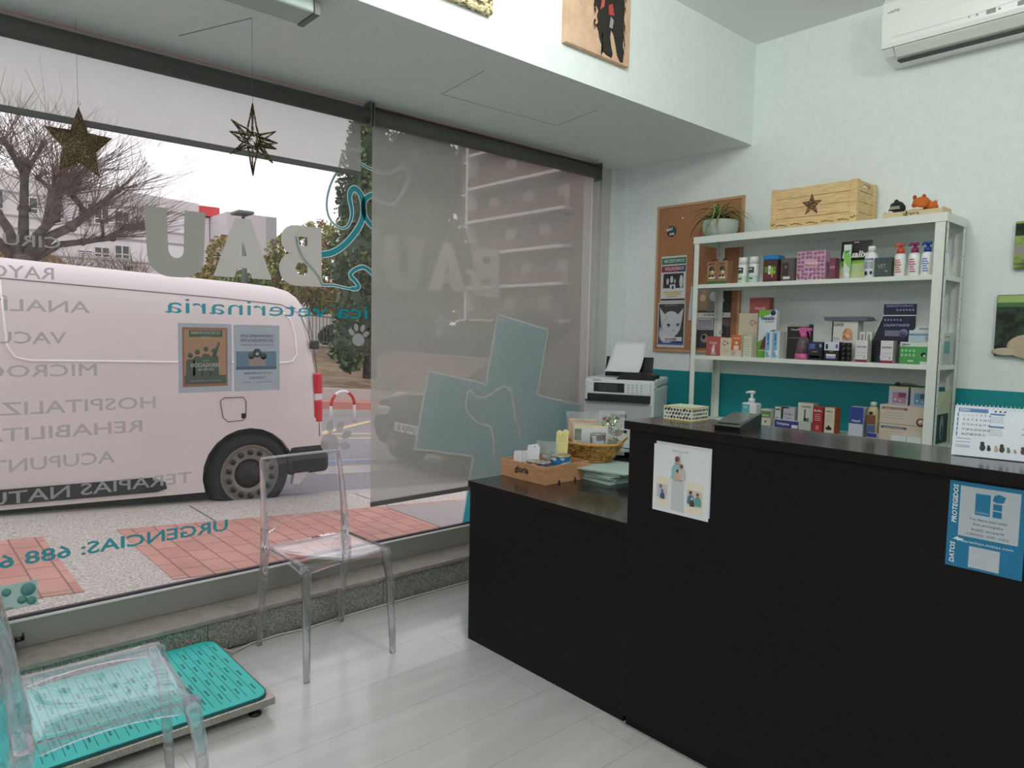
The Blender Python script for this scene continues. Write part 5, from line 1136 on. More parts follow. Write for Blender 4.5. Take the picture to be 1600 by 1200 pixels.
for i in range(70):
    az = random.uniform(0, 2*pi); L = random.uniform(.14, .25)
    leaf(L, az, random.uniform(.6, 1.4), random.uniform(2.2, 3.8), lm if random.random() < .75 else lm2)
for az in (3.3, 3.6, 2.95, 3.9, 3.45): leaf(.27, az, .75, 3.2, lm2)
b.build('leaves', t)
# soft toys in little wooden trays
t = thing('small_wooden_tray', 'low pale wooden tray with toys at the right end of the shelf top', 'tray', (-1.27, 3.68, ZT)); b = MB(); PT = flat(206, 184, 148)
for xa, xb in ((-1.392, -1.292), (-1.282, -1.135)):
    for ya, yb_ in ((3.625, 3.63), (3.745, 3.75)): b.box(xa, xb, ya, yb_, ZT, ZT+.028, PT)
    b.box(xa, xa+.005, 3.63, 3.745, ZT, ZT+.034, PT).box(xb-.005, xb, 3.63, 3.745, ZT, ZT+.034, PT).box(xa, xb, 3.625, 3.75, ZT, ZT+.004, PT)
b.build('tray_body', t)
b = MB()
for i in range(7): b.box(-1.30+.010*i, -1.294+.010*i, 3.6235, 3.625, ZT+.008+.003*(i % 3), ZT+.020, flat(110, 90, 70))
b.build('marks', t)
t = thing('plush_toy', 'small black and white plush toy beside the wooden crate', 'soft toy', (-1.345, 3.67, ZT+.004), 0, 'plush toys on top of the shelf unit')
b = MB().ball((-1.345, 3.67, ZT+.050), .036, flat(36, 38, 40, .9), (1, .9, 1), 20, .1).ball((-1.350, 3.67, ZT+.083), .012, flat(36, 38, 40, .9), (.9, .9, 1.1), 12); b.build('body', t)
b = MB().box(-1.368, -1.322, 3.633, 3.64, ZT+.046, ZT+.050, flat(206, 200, 180)).box(-1.366, -1.324, 3.633, 3.64, ZT+.054, ZT+.0575, flat(206, 200, 180)).ball((-1.362, 3.648, ZT+.032), .014, flat(216, 214, 206, .9), (1.2, .6, .7), 10); b.build('pale_patches', t)
t = thing('plush_toy', 'small orange plush fox looking over the tray edge', 'soft toy', (-1.235, 3.68, ZT+.004), 0, 'plush toys on top of the shelf unit')
OF = flat(198, 100, 40, .9)
b = MB().ball((-1.240, 3.67, ZT+.064), .036, OF, (1.1, 1, .85), 20, .12).ball((-1.205, 3.69, ZT+.045), .030, OF, (1, 1, .9), 16, .1).ball((-1.228, 3.645, ZT+.050), .018, OF, (1.2, 1, .8), 12); b.build('body', t)
for x in (-1.268, -1.228): MB().ball((x, 3.665, ZT+.094), .011, flat(150, 66, 36, .9), (.8, .5, 1.1), 10).build('ear', t)
b = MB()
for i in range(4): b.ball((-1.192+.001*i, 3.70, ZT+.046+.010*i), .010, flat(226, 200, 190, .9) if i % 2 else OF, (.9, .9, .55), 10)
b.build('striped_tail', t)
MB().ball((-1.245, 3.640, ZT+.036), .018, flat(222, 210, 190, .9), (1.5, .6, .5), 12).build('paws', t)

# ================================================================ CORK BOARD
CORK = textured('cork', S(156, 108, 78), S(172, 122, 88), 150, .9, p0=.35, p1=.65)
FRM = flat(190, 150, 116)
t = thing('cork_board', 'wood-framed cork notice board on the back wall behind the shelf', 'notice board', (-2.59, 3.887, 1.31))
MB().box(-2.892, -2.292, 3.874, 3.886, 1.327, 2.248, CORK).build('cork_panel', t)
b = MB(); bx0, bx1, bz0, bz1, fw = -2.907, -2.277, 1.312, 2.262, .016
b.box(bx0, bx1, 3.868, 3.887, bz0, bz0+fw, FRM, .002).box(bx0, bx1, 3.868, 3.887, bz1-fw, bz1, FRM, .002).box(bx0, bx0+fw, 3.868, 3.887, bz0+fw, bz1-fw, FRM, .002).box(bx1-fw, bx1, 3.868, 3.887, bz0+fw, bz1-fw, FRM, .002); b.build('frame', t)
yb_ = 3.8735
def pst(label, x0, x1, z0, z1, base, dec, cat='poster', g='papers pinned to the cork board', dy=0, tilt=0, name='pinned_notice'):
    b = MB(); y = yb_-dy; w_, h = x1-x0, z1-z0
    b.M = Matrix.Translation((x0, y, z0)) @ Matrix.Rotation(tilt, 4, 'Y'); b.box(0, w_, -.001, 0, 0, h, base)
    def P(a, c, d, e, m, k=1): b.box(a*w_, c*w_, -.001-.0005*k, -.0009, d*h, e*h, m)
    def T(s, u, v, hh, m, wd=None, bold=.02, k=4): b.text(s, (u*w_, -.001-.0005*k, v*h), hh*h, X_, Z_, m, wd*w_ if wd else None, 'c', bold)
    def B(u, v, r, m, sc=(1, 1), k=2): b.ball((u*w_, -.001-.0004*k, v*h), r*w_, m, (sc[0], .012/max(r, .02)*.35, sc[1]), 14)
    dec(P, T, B); return single(name, b, label, cat, None, g)
PWH = flat(206, 208, 214)
def d_nec(P, T, B):
    P(.02, .98, .82, .96, flat(30, 110, 74)); T('NECESITAMOS', .52, .86, .07, LT, .82, .015); P(.02, .98, .65, .79, flat(150, 44, 84)); P(.7, .98, .65, .79, flat(60, 50, 96), 2); T('VOLUNTARIOS', .54, .69, .07, LT, .76, .015)
    P(.1, .9, .30, .62, flat(44, 42, 48)); B(.28, .45, .07, flat(190, 186, 186), (.8, 1.6)); B(.44, .49, .08, flat(200, 196, 196), (.8, 1.5)); B(.57, .45, .05, flat(180, 176, 176), (.8, 1.5)); B(.82, .44, .09, flat(206, 204, 206), (.8, 2.4)); P(.38, .6, .26, .38, PWH, 5); P(.46, .54, .28, .35, flat(30, 60, 80), 6)
    for i, w_ in enumerate((.38, .32, .22)): P(.5-w_, .5+w_, .20-.045*i, .225-.045*i, flat(200, 170, 60))
    P(.02, .98, .03, .07, flat(36, 44, 64))
pst('white sheet asking for volunteers, with green and red bands, on the cork board', -2.862, -2.668, 1.638, 1.935, PWH, d_nec)
def d_cat(P, T, B):
    P(.03, .97, .06, .97, flat(66, 62, 66)); T('SE BUSCA', .5, .93, .025, flat(150, 150, 156), .45)
    wc = flat(200, 200, 208); B(.5, .52, .38, wc, (1, 1.05)); B(.36, .30, .34, wc, (.95, .9), 1)
    for a in ((.10, .62, .06, .93, .36, .78), (.72, .80, .98, .93, .88, .60)): pass
    P(.03, .97, .06, .10, flat(60, 96, 170), 9); B(.46, .50, .065, flat(90, 120, 150), (1, .7), 40); B(.80, .51, .055, flat(90, 120, 150), (1, .7), 40); B(.47, .50, .03, INK, (1, 1), 44); B(.80, .51, .026, INK, (1, 1), 44); B(.66, .38, .05, flat(196, 160, 160), (1, .6), 40); P(.18, .92, .14, .23, flat(212, 212, 222), 12); T('ZUMBI', .55, .165, .04, INK, .4, .02, 28)
o = pst('photo sheet of a white cat with a name strip, below the volunteer sheet', -2.876, -2.664, 1.342, 1.634, PWH, d_cat)
b = MB(); wc = flat(200, 200, 208)
b.prism([(-2.866+.006, 1.60), (-2.845, 1.50), (-2.80, 1.535)], 1, yb_-.006, yb_-.001, wc).prism([(-2.675, 1.595), (-2.69, 1.49), (-2.735, 1.535)], 1, yb_-.006, yb_-.001, wc); b.build('cat_ears_print', o)
pst('narrow blank white sheet at the left shelf post', -2.640, -2.560, 1.52, 1.735, flat(190, 194, 204), lambda P, T, B: None, dy=.001, tilt=R_(4))
def d_col(P, T, B):
    P(.0, .30, .62, .98, flat(150, 124, 100)); B(.15, .82, .10, flat(196, 180, 150)); P(.30, .66, .60, .98, flat(120, 116, 116)); B(.48, .84, .13, flat(190, 188, 186)); P(.66, 1, .66, .98, flat(40, 36, 38)); B(.74, .78, .06, flat(206, 200, 196)); P(0, 1, .5, .58, LT, 2); T('NO ME ABANDONES', .5, .53, .03, INK, .6)
    P(0, 1, 0, .48, flat(58, 52, 56)); P(.0, .5, .30, .50, flat(180, 180, 186), 3); [P(.04, .46, .32+.03*i, .33+.03*i, flat(90, 90, 96), 4) for i in range(5)]; B(.72, .30, .16, flat(40, 36, 40)); B(.74, .26, .06, flat(190, 176, 176), (1, 1), 20); B(.24, .16, .12, flat(150, 146, 150)); B(.24, .18, .06, INK, (1, 1), 20); P(.55, 1, .36, .48, flat(110, 84, 90), 2)
pst('black and white animal collage sheet behind the shelf unit', -2.570, -2.335, 1.345, 1.725, flat(60, 56, 60), d_col, dy=.002)
t = thing('round_tag', 'small round dark tag hanging on a cord on the cork board', 'tag', (-2.79, yb_, 2.09)); b = MB().cyl((-2.79, yb_-.006, 2.095), (-2.79, yb_-.001, 2.095), .034, flat(44, 60, 66), n=26); b.build('disc', t)
MB().text('BAU', (-2.80, yb_-.0075, 2.100), .017, (.97, 0, .2), (-.2, 0, .97), LT, None, 'c', .05).text('BAR', (-2.782, yb_-.0075, 2.070), .014, X_, Z_, LT, None, 'c', .05).build('lettering', t)
MB().tube([(-2.79, yb_-.003, 2.128), (-2.793, yb_-.004, 2.16), (-2.788, yb_-.003, 2.205)], .003, flat(176, 140, 110), 6).build('cord', t)
for x, z, c, lab in ((-2.705, 2.17, (226, 226, 220), 'white push pin near the round tag'), (-2.55, 2.02, (226, 190, 60), 'yellow push pin near the shelf corner'), (-2.615, 1.40, (206, 176, 140), 'beige push pin low on the board')):
    single('push_pin', MB().ball((x, yb_-.006, z), .006, flat(*c), seg=10), lab, 'push pin', None, 'push pins')

# ================================================================ AIR CONDITIONER, PICTURES
t = thing('air_conditioner', 'white wall-mounted air conditioner high on the back wall', 'air conditioner', (-1.05, 3.887, 2.78)); ACW = mat('ac_white', S(244, 246, 242), .25); ax0, ax1 = -1.469, -.60
prof = [(3.887, 2.783), (3.80, 2.783), (3.740, 2.800), (3.702, 2.826), (3.694, 2.850), (3.686, 2.93), (3.684, 3.00), (3.690, 3.040), (3.71, 3.066), (3.887, 3.075)]
MB().prism(prof, 0, ax0, ax1, ACW).build('casing', t)
b = MB().prism([(3.792, 2.7805), (3.742, 2.797), (3.735, 2.797), (3.706, 2.824), (3.700, 2.822), (3.736, 2.790), (3.79, 2.777)], 0, ax0+.055, ax1-.04, mat('ac_flap', S(228, 230, 222), .35)); b.build('air_flap', t)
b = MB().box(ax0+.055, ax1-.03, 3.752, 3.790, 2.7755, 2.781, flat(40, 42, 36)).tube([(ax0, 3.6995, 2.829), (ax1, 3.6995, 2.829)], .0016, flat(110, 114, 106), 5).tube([(ax0+.052, 3.700, 2.827), (ax0+.054, 3.74, 2.796), (ax0+.06, 3.79, 2.780)], .0018, flat(60, 62, 58), 5); b.build('air_slot', t)
b = MB()
for x, w_, h in ((-1.03, .034, .018), (-.915, .032, .018), (-1.07, .008, .006), (-1.10, .006, .005), (-.985, .008, .007)): b.box(x, x+w_, 3.6885, 3.6935, 2.868-h/2, 2.868+h/2, flat(150, 156, 156))
b.tube([(ax0+.05, 3.6905, 2.872), (-1.12, 3.6905, 2.872), (-.9, 3.6895, 2.884), (ax1, 3.6895, 2.884)], .0006, flat(170, 176, 170), 4); b.text('HTW', (-1.430, 3.6835, 2.985), .012, X_, Z_, flat(90, 96, 94), .040, 'l', .02).box(-1.445, -1.433, 3.6832, 3.684, 2.988, 2.991, flat(90, 96, 94))
b.build('front_markings', t)
# canvases on the bulkhead (face +x)
t = thing('canvas_picture', 'canvas photo of a black long-haired dog on sand above the window', 'picture', (-2.25, 2.48, 2.68), 0, 'canvas photos above the window')
y0, y1, z0, z1_ = 2.268, 2.700, 2.684, 3.10; MB().box(-2.249, -2.222, y0, y1, z0, z1_, textured('sand_print', S(196, 160, 132), S(214, 180, 152), 18, .8), .002).build('canvas', t)
b = MB(); DK = flat(40, 34, 28, .85); DK2 = flat(58, 48, 38, .85)
def fur(pts, m, x): b.prism([(y0+p[0]*(y1-y0), z0+p[1]) for p in pts], 0, x, x+.0008, m)
body = [(.20, .42), (.24, .36), (.30, .32), (.33, .27), (.38, .235), (.43, .215), (.47, .19), (.45, .165), (.47, .14), (.44, .125), (.48, .10), (.50, .07), (.54, .045), (.55, .022), (.62, .012), (.70, .008), (.72, .03), (.69, .06), (.67, .10), (.68, .13), (.72, .115), (.76, .07), (.79, .03), (.84, .006), (.89, .008), (.90, .05), (.88, .09), (.90, .13), (.88, .18), (.90, .24), (.88, .30), (.92, .36), (.90, .42)]
fur(body, DK, -2.2222)
for i in range(70):
    q = random.choice([(.44+random.uniform(-.02, .03), random.uniform(.10, .26)), (.88+random.uniform(-.02, .02), random.uniform(.05, .35)), (.56, random.uniform(.02, .12)), (.3+random.uniform(-.04, .1), random.uniform(.26, .36))])
    s_ = -1 if q[0] < .7 else 1; fur([q, (q[0]+.03*s_, q[1]-.022), (q[0]+.012*s_, q[1]+.010)], DK, -2.2219)
fur([(.50, .20), (.53, .26), (.52, .32), (.56, .36), (.58, .30), (.56, .22)], flat(196, 90, 86), -2.2213); fur([(.64, .195), (.63, .235), (.69, .25), (.73, .20)], flat(180, 64, 56), -2.2213)
b.cyl((-2.2213, y0+.66*(y1-y0), z0+.275), (-2.2205, y0+.66*(y1-y0), z0+.275), .011, flat(190, 186, 176), n=16).cyl((-2.2209, y0+.66*(y1-y0), z0+.279), (-2.2201, y0+.66*(y1-y0), z0+.279), .008, DK, n=16); fur([(.65, .14), (.67, .19), (.72, .18), (.70, .14)], flat(150, 150, 156), -2.2213)
fur([(.6, .3), (.68, .34), (.66, .42), (.6, .42)], flat(96, 92, 96), -2.2213)
b.build('dog_print', t)
t = thing('canvas_picture', 'canvas photo of straw-coloured fur whose lower corner shows at the top edge', 'picture', (-2.25, 1.62, 2.66), 0, 'canvas photos above the window')
MB().box(-2.249, -2.222, 1.42, 1.853, 2.668, 3.08, textured('straw_print', S(70, 60, 40), S(210, 196, 156), 60, .8, p0=.4, p1=.55, stretch=(1, 1, 2)), .002).build('canvas', t)
gr = textured('meadow_print', S(60, 90, 44), S(150, 166, 96), 14, .8, p0=.35, p1=.6)
dkg = textured('dark_meadow_print', S(22, 34, 26), S(60, 76, 54), 30, .8, p0=.4, p1=.7)
t = thing('canvas_picture', 'small canvas of a green park on the back wall at the right edge', 'picture', (-.75, 3.887, 1.75), 0, 'canvas photos on the back wall')
b = MB().box(-.906, -.62, 3.862, 3.886, 1.752, 1.965, gr, .002).box(-.904, -.622, 3.8610, 3.8622, 1.90, 1.955, dkg).box(-.904, -.622, 3.8610, 3.8622, 1.815, 1.860, flat(150, 144, 130)).box(-.904, -.622, 3.8608, 3.8620, 1.772, 1.775, INK); b.build('canvas', t)
t = thing('canvas_picture', 'canvas of a light brown animal on dark grass, lower one at the right edge', 'picture', (-.8, 3.887, 1.35), 0, 'canvas photos on the back wall')
b = MB().box(-.958, -.60, 3.862, 3.886, 1.356, 1.635, dkg, .003).box(-.955, -.603, 3.8610, 3.8622, 1.60, 1.632, flat(160, 186, 110)).box(-.955, -.603, 3.8612, 3.8622, 1.58, 1.60, flat(70, 110, 60)).ball((-.82, 3.8615, 1.40), .075, flat(190, 170, 146), (1.2, .02, .75), 18).ball((-.91, 3.8615, 1.375), .045, flat(196, 180, 156), (1.3, .03, .4), 14); b.build('canvas', t)
# ================================================================ OUTSIDE: a street that falls towards +y
SL = -.0742
def gz(y, z0): return z0+SL*(y-2.205)
def slab(name, segs, m, th=.25):
    """segs: list of (x0, x1, za, zb) strips across; z at y = 2.205; follows the slope of the street"""
    b = MB(); ya, yb = -30, 45
    for x0, x1, za, zb in segs:
        vs = [(x0, ya, gz(ya, za)), (x1, ya, gz(ya, zb)), (x1, yb, gz(yb, zb)), (x0, yb, gz(yb, za))]; vs += [(v[0], v[1], v[2]-th) for v in vs]
        b.raw(vs, [(0, 1, 2, 3), (7, 6, 5, 4), (0, 4, 5, 1), (1, 5, 6, 2), (2, 6, 7, 3), (3, 7, 4, 0)], m)
    return struct(name, b)
ASPH = textured('asphalt', S(124, 122, 125), S(162, 158, 162), 60, .9, bump=.2, p0=.3, p1=.7, detail=8)
CONC = textured('rough_concrete', S(168, 160, 154), S(216, 210, 204), 75, .9, bump=.2, p0=.38, p1=.62, detail=8)
BRK = bricks('paving_brick', S(206, 158, 146), S(194, 142, 132), S(146, 110, 102), .22, .13, .005, .85, 0, .5, noise_amt=.10)
BRK2 = bricks('far_paving', S(196, 134, 124), S(190, 128, 118), S(176, 124, 114), .6, .3, .01, .9, 0, .5)
KERB = textured('kerb_granite', S(170, 166, 160), S(196, 192, 186), 90, .85, p0=.35, p1=.65)
slab('pavement', [(-5.52, -3.5, .03, .03)], CONC)
slab('kerb', [(-5.70, -5.523, .028, .028)], KERB)
slab('road', [(-14.0, -5.703, -.10, -.10)], ASPH)
slab('pavement_edge', [(-14.25, -14.0, .03, .05)], KERB)
slab('pavement_far', [(-17.0, -14.25, .05, .19)], BRK2)
slab('kerb_far', [(-17.35, -17.0, .34, .34)], KERB, .5)
def patch(name, x0, x1, ya, yb, m, dz=.004, z0=.03):
    b = MB(); vs = [(x0, ya, gz(ya, z0)), (x1, ya, gz(ya, z0)), (x1, yb, gz(yb, z0)), (x0, yb, gz(yb, z0))]; vs = [(v[0], v[1], v[2]+dz) for v in vs]+[(v[0], v[1], v[2]-.02) for v in vs]
    b.raw(vs, [(0, 1, 2, 3), (0, 4, 5, 1), (1, 5, 6, 2), (2, 6, 7, 3), (3, 7, 4, 0)], m); return struct(name, b)
patch('pavement_brick', -4.95, -3.80, -1.2, .69, BRK); patch('pavement_brick', -4.96, -3.80, 1.09, 9.0, BRK)
patch('pavement_cover', -4.90, -4.05, 3.05, 4.3, flat(168, 160, 160), .009)
for y in (.345, 1.7, 3.1): patch('pavement_joint', -5.52, -4.96, y, y+.012, flat(120, 112, 108), .002)
YEL = flat(210, 192, 150, .8)
patch('road_markings', -10.9, -10.8, -8, 30, YEL, .004, -.10); patch('road_markings', -10.3, -10.2, -8, 30, YEL, .004, -.10)
for k in range(7): 
    b = MB(); y = 3.0+2.4*k; b.raw([(-10.95, y, gz(y, -.095)), (-10.83, y+.1, gz(y+.1, -.095)), (-12.9, y+2.3, gz(y+2.3, -.095)), (-13.0, y+2.2, gz(y+2.2, -.095))], [(0, 1, 2, 3)], YEL); struct('road_markings', b)
patch('road_markings', -8.15, -8.05, -8, 30, flat(150, 170, 200, .8), .004, -.10); patch('road_markings', -7.7, -7.2, 3.6, 30, flat(176, 172, 170, .8), .003, -.10)
EARTH = textured('earth_bank', S(122, 94, 82), S(158, 142, 112), 2.2, .95, p0=.35, p1=.65, detail=8, bump=.4)
b = MB(); nx, ny = 14, 90; vs = []
for i in range(nx+1):
    for j in range(ny+1):
        x = -17.35-(24.0-17.35)*i/nx; y = -20+60*j/ny; vs.append((x, y, gz(y, .30+.85*(i/nx))+.07*noise.noise(Vector((x*1.3, y*1.3, 0)))*(0 < i < nx)))
b.raw(vs, [(i*(ny+1)+j, i*(ny+1)+j+1, (i+1)*(ny+1)+j+1, (i+1)*(ny+1)+j) for i in range(nx) for j in range(ny)], EARTH, True)
struct('ground_bank', b)
b = MB(); RW = textured('old_render_wall', S(150, 134, 122), S(182, 170, 160), 3, .95, p0=.3, p1=.7, detail=9)
ya, yb = -20, 40
b.raw([(-24, ya, gz(ya, .8)), (-24, yb, gz(yb, .8)), (-24, yb, gz(yb, 1.50)), (-24, ya, gz(ya, 1.50)), (-24.3, ya, gz(ya, 1.50)), (-24.3, yb, gz(yb, 1.50))], [(0, 1, 2, 3), (3, 2, 5, 4)], RW)
b.raw([(-23.95, ya, gz(ya, 1.50)), (-23.95, yb, gz(yb, 1.50)), (-23.95, yb, gz(yb, 1.56)), (-23.95, ya, gz(ya, 1.56)), (-24.3, ya, gz(ya, 1.56)), (-24.3, yb, gz(yb, 1.56))], [(0, 1, 2, 3), (3, 2, 5, 4)], flat(176, 166, 158))
struct('wall_retaining', b)
b = MB(); GRASSM = textured('park_ground', S(96, 100, 62), S(120, 116, 84), 2, .95)
b.raw([(-24.3, -40, gz(-40, 1.5)), (-24.3, 45, gz(45, 1.5)), (-140, 45, gz(45, 2.2)), (-140, -40, gz(-40, 2.2))], [(0, 1, 2, 3)], GRASSM); struct('ground_park', b)
# railing fence on the retaining wall
t = thing('railing_fence', 'thin dark metal railing on top of the old retaining wall', 'fence', (-24.1, 12, 1)); b = MB(); y = 9.0; DM = flat(84, 84, 86)
while y < 30: b.box(-24.12, -24.10, y, y+.018, gz(y, 1.56), gz(y, 2.62), DM); y += .14
b.build('bars', t); b = MB()
for z in (1.66, 2.58): b.raw([(-24.09, 9, gz(9, z)), (-24.09, 30, gz(30, z)), (-24.09, 30, gz(30, z+.04)), (-24.09, 9, gz(9, z+.04)), (-24.13, 9, gz(9, z)), (-24.13, 30, gz(30, z)), (-24.13, 30, gz(30, z+.04)), (-24.13, 9, gz(9, z+.04))], [(0, 1, 2, 3), (3, 2, 6, 7), (7, 6, 5, 4), (0, 4, 5, 1)], DM)
b.build('rail', t)
# hoop barriers
RED = flat(196, 40, 44, .4); HW = flat(226, 222, 220, .4)
def hoop(y, label):
    t = thing('hoop_barrier', label, 'barrier', (-12.8, y, gz(y, -.1)), 0, 'hoop barriers along the road'); z0 = gz(y, -.10); w_, h = .52, .60; P = [(-12.8, y, z0-.02), (-12.8, y, z0+.32)]
    P += [(-12.8, y+w_/2-w_/2*cos(a), z0+.32+(h-.32)*sin(a)) for a in [pi*k/14 for k in range(1, 14)]]+[(-12.8, y+w_, z0+.32), (-12.8, y+w_, z0-.06)]
    MB().tube(P, .030, HW, 10).build('hoop_tube', t)
    MB().tube(P[1:6], .0315, RED, 10).tube(P[-7:-1], .0315, RED, 10).build('red_bands', t)
hoop(6.66, 'red and white hoop barrier across the road, seen right of the van'); hoop(8.0, 'red and white hoop barrier faintly seen behind the lowered blind')

# ---------------------------------------------------------------- VAN
VW = mat('van_paint', S(224, 214, 213), .45, coat=.15, cr=.3); BP = flat(38, 38, 42, .55)
t = thing('white_van', 'white panel van parked at the kerb right outside the window', 'van', (-6.5, .3, 0))
VX = -5.60; VY = 2.205; tilt = -.045
def vz(h, y): return gz(VY, -.10)+h+tilt*(y-VY)
b = MB(); m_ = VW
# lower side with wheel arches
def archpts(cy, r=.375, c=.335, n=14):
    out = []; a0 = math.asin((.22-c)/r)
    for k in range(n+1): a = (pi-a0)+(2*a0-pi)*k/n; out.append((cy+r*cos(a), c+r*sin(a)))
    return out
P = [(-1.95, .22)]+archpts(-1.07)+archpts(VY)+[(2.62, .22), (2.80, .42), (2.830, .60), (2.822, .78), (-1.95, .78)]
P = [(y, vz(h, y)) for y, h in P]
b.prism(P, 0, VX, VX-.05, VW); b.prism(P, 0, VX-1.92, VX-1.87, VW)
rows = [(.78, 0, 2.822), (1.0, .004, 2.812), (1.2, .012, 2.80), (1.4, .026, 2.775), (1.55, .042, 2.75), (1.66, .060, 2.745), (1.74, .085, 2.725), (1.80, .125, 2.70), (1.85, .19, 2.655), (1.88, .28, 2.58), (1.895, .42, 2.46), (1.90, .65, 2.25)]
vs = []; fs = []; r0 = .10; q = 6; per = 0
for h, xi, ye in rows:
    ring = [(VX-xi, -1.95)]; 
    for j in range(15): y = -1.9+(ye-r0+1.9)*j/14; ring.append((VX-xi, y))
    rr = r0+xi*.3
    for k in range(1, q+1): a = pi/2*k/q; ring.append((VX-xi-rr+rr*cos(a), ye-r0+r0*sin(a)))
    for k in range(0, q): a = pi/2*k/q; ring.append((VX-1.92+xi+rr-rr*sin(a), ye-r0+r0*cos(a)))
    for j in range(15): y = ye-r0-(ye-r0+1.9)*j/14; ring.append((VX-1.92+xi, y))
    ring.append((VX-1.92+xi, -1.95)); per = len(ring); vs += [(x, y, vz(h, y)) for x, y in ring]
for i in range(len(rows)-1):
    for k in range(per-1): a = i*per+k; fs.append((a, a+1, a+per+1, a+per))
b.raw(vs, fs, VW, True)
top = [vs[(len(rows)-1)*per+k] for k in range(per)]; b.raw(top, [tuple(range(per))], VW)
b.box(VX-1.88, VX-.04, 2.76, 2.822, vz(.55, 2.8), vz(.80, 2.8), VW)
b.build('body', t)
MB().box(VX-1.86, VX-.052, -1.9, 2.70, vz(.30, .5), vz(.76, .5), BLACK).box(VX-1.7, VX-.25, -1.9, 2.5, vz(.16, .5), vz(.30, .5), BLACK).build('underbody', t)
b = MB().prism([(y, vz(h, y)) for y, h in ((-.55, .255), (1.50, .255), (1.57, .275), (1.56, .325), (1.47, .365), (-.55, .345))], 0, VX-.003, VX+.012, BP); b.build('side_moulding', t)
b = MB()
def rl(pts, rad, m, off=.002): b.tube([(VX+off-x, y, vz(h, y)) for y, h, x in pts], rad, m, 6)
rl([(.60, 1.72, .075), (.61, 1.5, .036), (.62, 1.30, .018), (.66, 1.225, .012), (.74, 1.205, .012), (1.6, 1.222, .012), (2.50, 1.245, .013), (2.57, 1.26, .015), (2.61, 1.32, .019), (2.60, 1.48, .034), (2.57, 1.60, .050), (2.50, 1.665, .062)], .007, flat(252, 250, 250, .3)); b.build('crease_highlight', t)  # white tube paints the bright highlight along the pressed panel groove
b = MB(); rl([(-1.9, 1.735, .083), (2.0, 1.735, .083), (2.5, 1.725, .080), (2.66, 1.66, .062), (2.74, 1.45, .032)], .004, flat(130, 120, 122), .001)  # grey tube along the roof edge paints the shade line of its groove
rl([(2.735, 1.62, .052), (2.765, 1.40, .028), (2.785, 1.2, .014), (2.80, .95, .006), (2.805, .62, .0)], .0035, flat(60, 58, 60), .001); b.build('seams_and_shade_line', t)
b = MB(); P = [(1.97, .93), (2.0, .955), (2.15, .96), (2.172, .93), (2.170, .80), (2.15, .775), (2.03, .765), (1.99, .80)]
b.tube([(VX+.001, y, vz(h, y)) for y, h in P], .003, flat(70, 66, 68), 6, closed=True).box(VX, VX+.003, 2.135, 2.165, vz(.79, 2.15), vz(.83, 2.15), BLACK); b.build('fuel_flap', t)
LR = mat('tail_lamp_red', S(206, 30, 44), .2, coat=.5)
b = MB()
for a_, c_ in ((.985, 1.165), (.74, .935)): b.box(VX-.11, VX+.004, 2.765, 2.838, vz(a_, 2.8), vz(c_, 2.8), LR, .018)
b.box(VX-.10, VX+.001, 2.765, 2.832, vz(.93, 2.8), vz(.99, 2.8), flat(226, 216, 216, .2), .008); b.build('tail_lamp', t)
MB().box(VX-.06, VX+.006, 2.745, 2.80, vz(1.37, 2.78), vz(1.44, 2.78), BP, .006).build('door_hinge', t)
b = MB().box(VX-1.92, VX+.012, 2.52, 2.90, vz(.30, 2.7), vz(.56, 2.7), BP, .05); b.build('rear_bumper', t)
TY = flat(34, 34, 36, .85); RIM = flat(132, 124, 120, .45)
def wheel(y, x, sd, nm='wheel'):
    zc = vz(.335, y); b = MB(); b.M = Matrix.Translation((x, y, zc)) @ Matrix.Rotation(R_(90)*sd, 4, 'Y')
    b.lathe((0, 0, -.18), [(.20, 0), (.30, 0), (.325, .02), (.333, .05), (.333, .15), (.325, .175), (.30, .195), (.245, .200), (.235, .17), (.001, .165)], TY, 40); o = b.build(nm, t)
    b = MB(); b.M = Matrix.Translation((x, y, zc)) @ Matrix.Rotation(R_(90)*sd, 4, 'Y')
    b.lathe((0, 0, -.02), [(.236, 0), (.240, .030), (.228, .036), (.218, .018), (.205, .018), (.150, .034), (.135, .036), (.118, .006), (.001, .006)], RIM, 40)
    for k in range(14): a = 2*pi*k/14; b.tube([(.178*cos(a), .178*sin(a), .012), (.178*cos(a), .178*sin(a), .0275)], [.022, .0215], BLACK, 12)
    b.lathe((0, 0, -.012), [(.114, .0), (.114, .004), (.08, .006), (.05, .03), (.001, .032)], flat(40, 38, 40), 24); b.build('rim', o)
for y in (-1.07, VY): wheel(y, VX-.02, 1); wheel(y, VX-1.90, -1)
# ---------------------------------------------------------------- parked dark car behind the blind
t = thing('dark_car', 'dark parked car dimly seen through the lowered blind', 'car', (-6.75, 6.4, 0)); CB = mat('car_dark', S(26, 27, 30), .45)
cx0, cx1, y0, y1 = -7.98, -6.40, 4.76, 8.75
b = MB(); vs = []; fs = []
sec = [(yy_+.31, q_, w_) for yy_, q_, w_ in [(4.45, .36, .62), (4.52, .26, .80), (4.9, .22, .90), (5.5, .20, .96), (6.1, .20, 1.42), (6.8, .20, 1.50), (7.6, .20, 1.44), (8.2, .22, 1.05), (8.5, .34, .80)]]
for y, zb, zt_ in sec:
    tp = .20 if zt_ > 1.1 else .08; zm = min(zt_, .88)
    ring = [(cx0+.05, zb), (cx0, zb+.15), (cx0, zm-.1), (cx0+.05, zm), (cx0+tp+.05, zt_-.06), (cx0+tp+.22, zt_), (cx1-tp-.22, zt_), (cx1-tp-.05, zt_-.06), (cx1-.05, zm), (cx1, zm-.1), (cx1, zb+.15), (cx1-.05, zb)]
    vs += [(x, y, gz(y, -.10)+z) for x, z in ring]
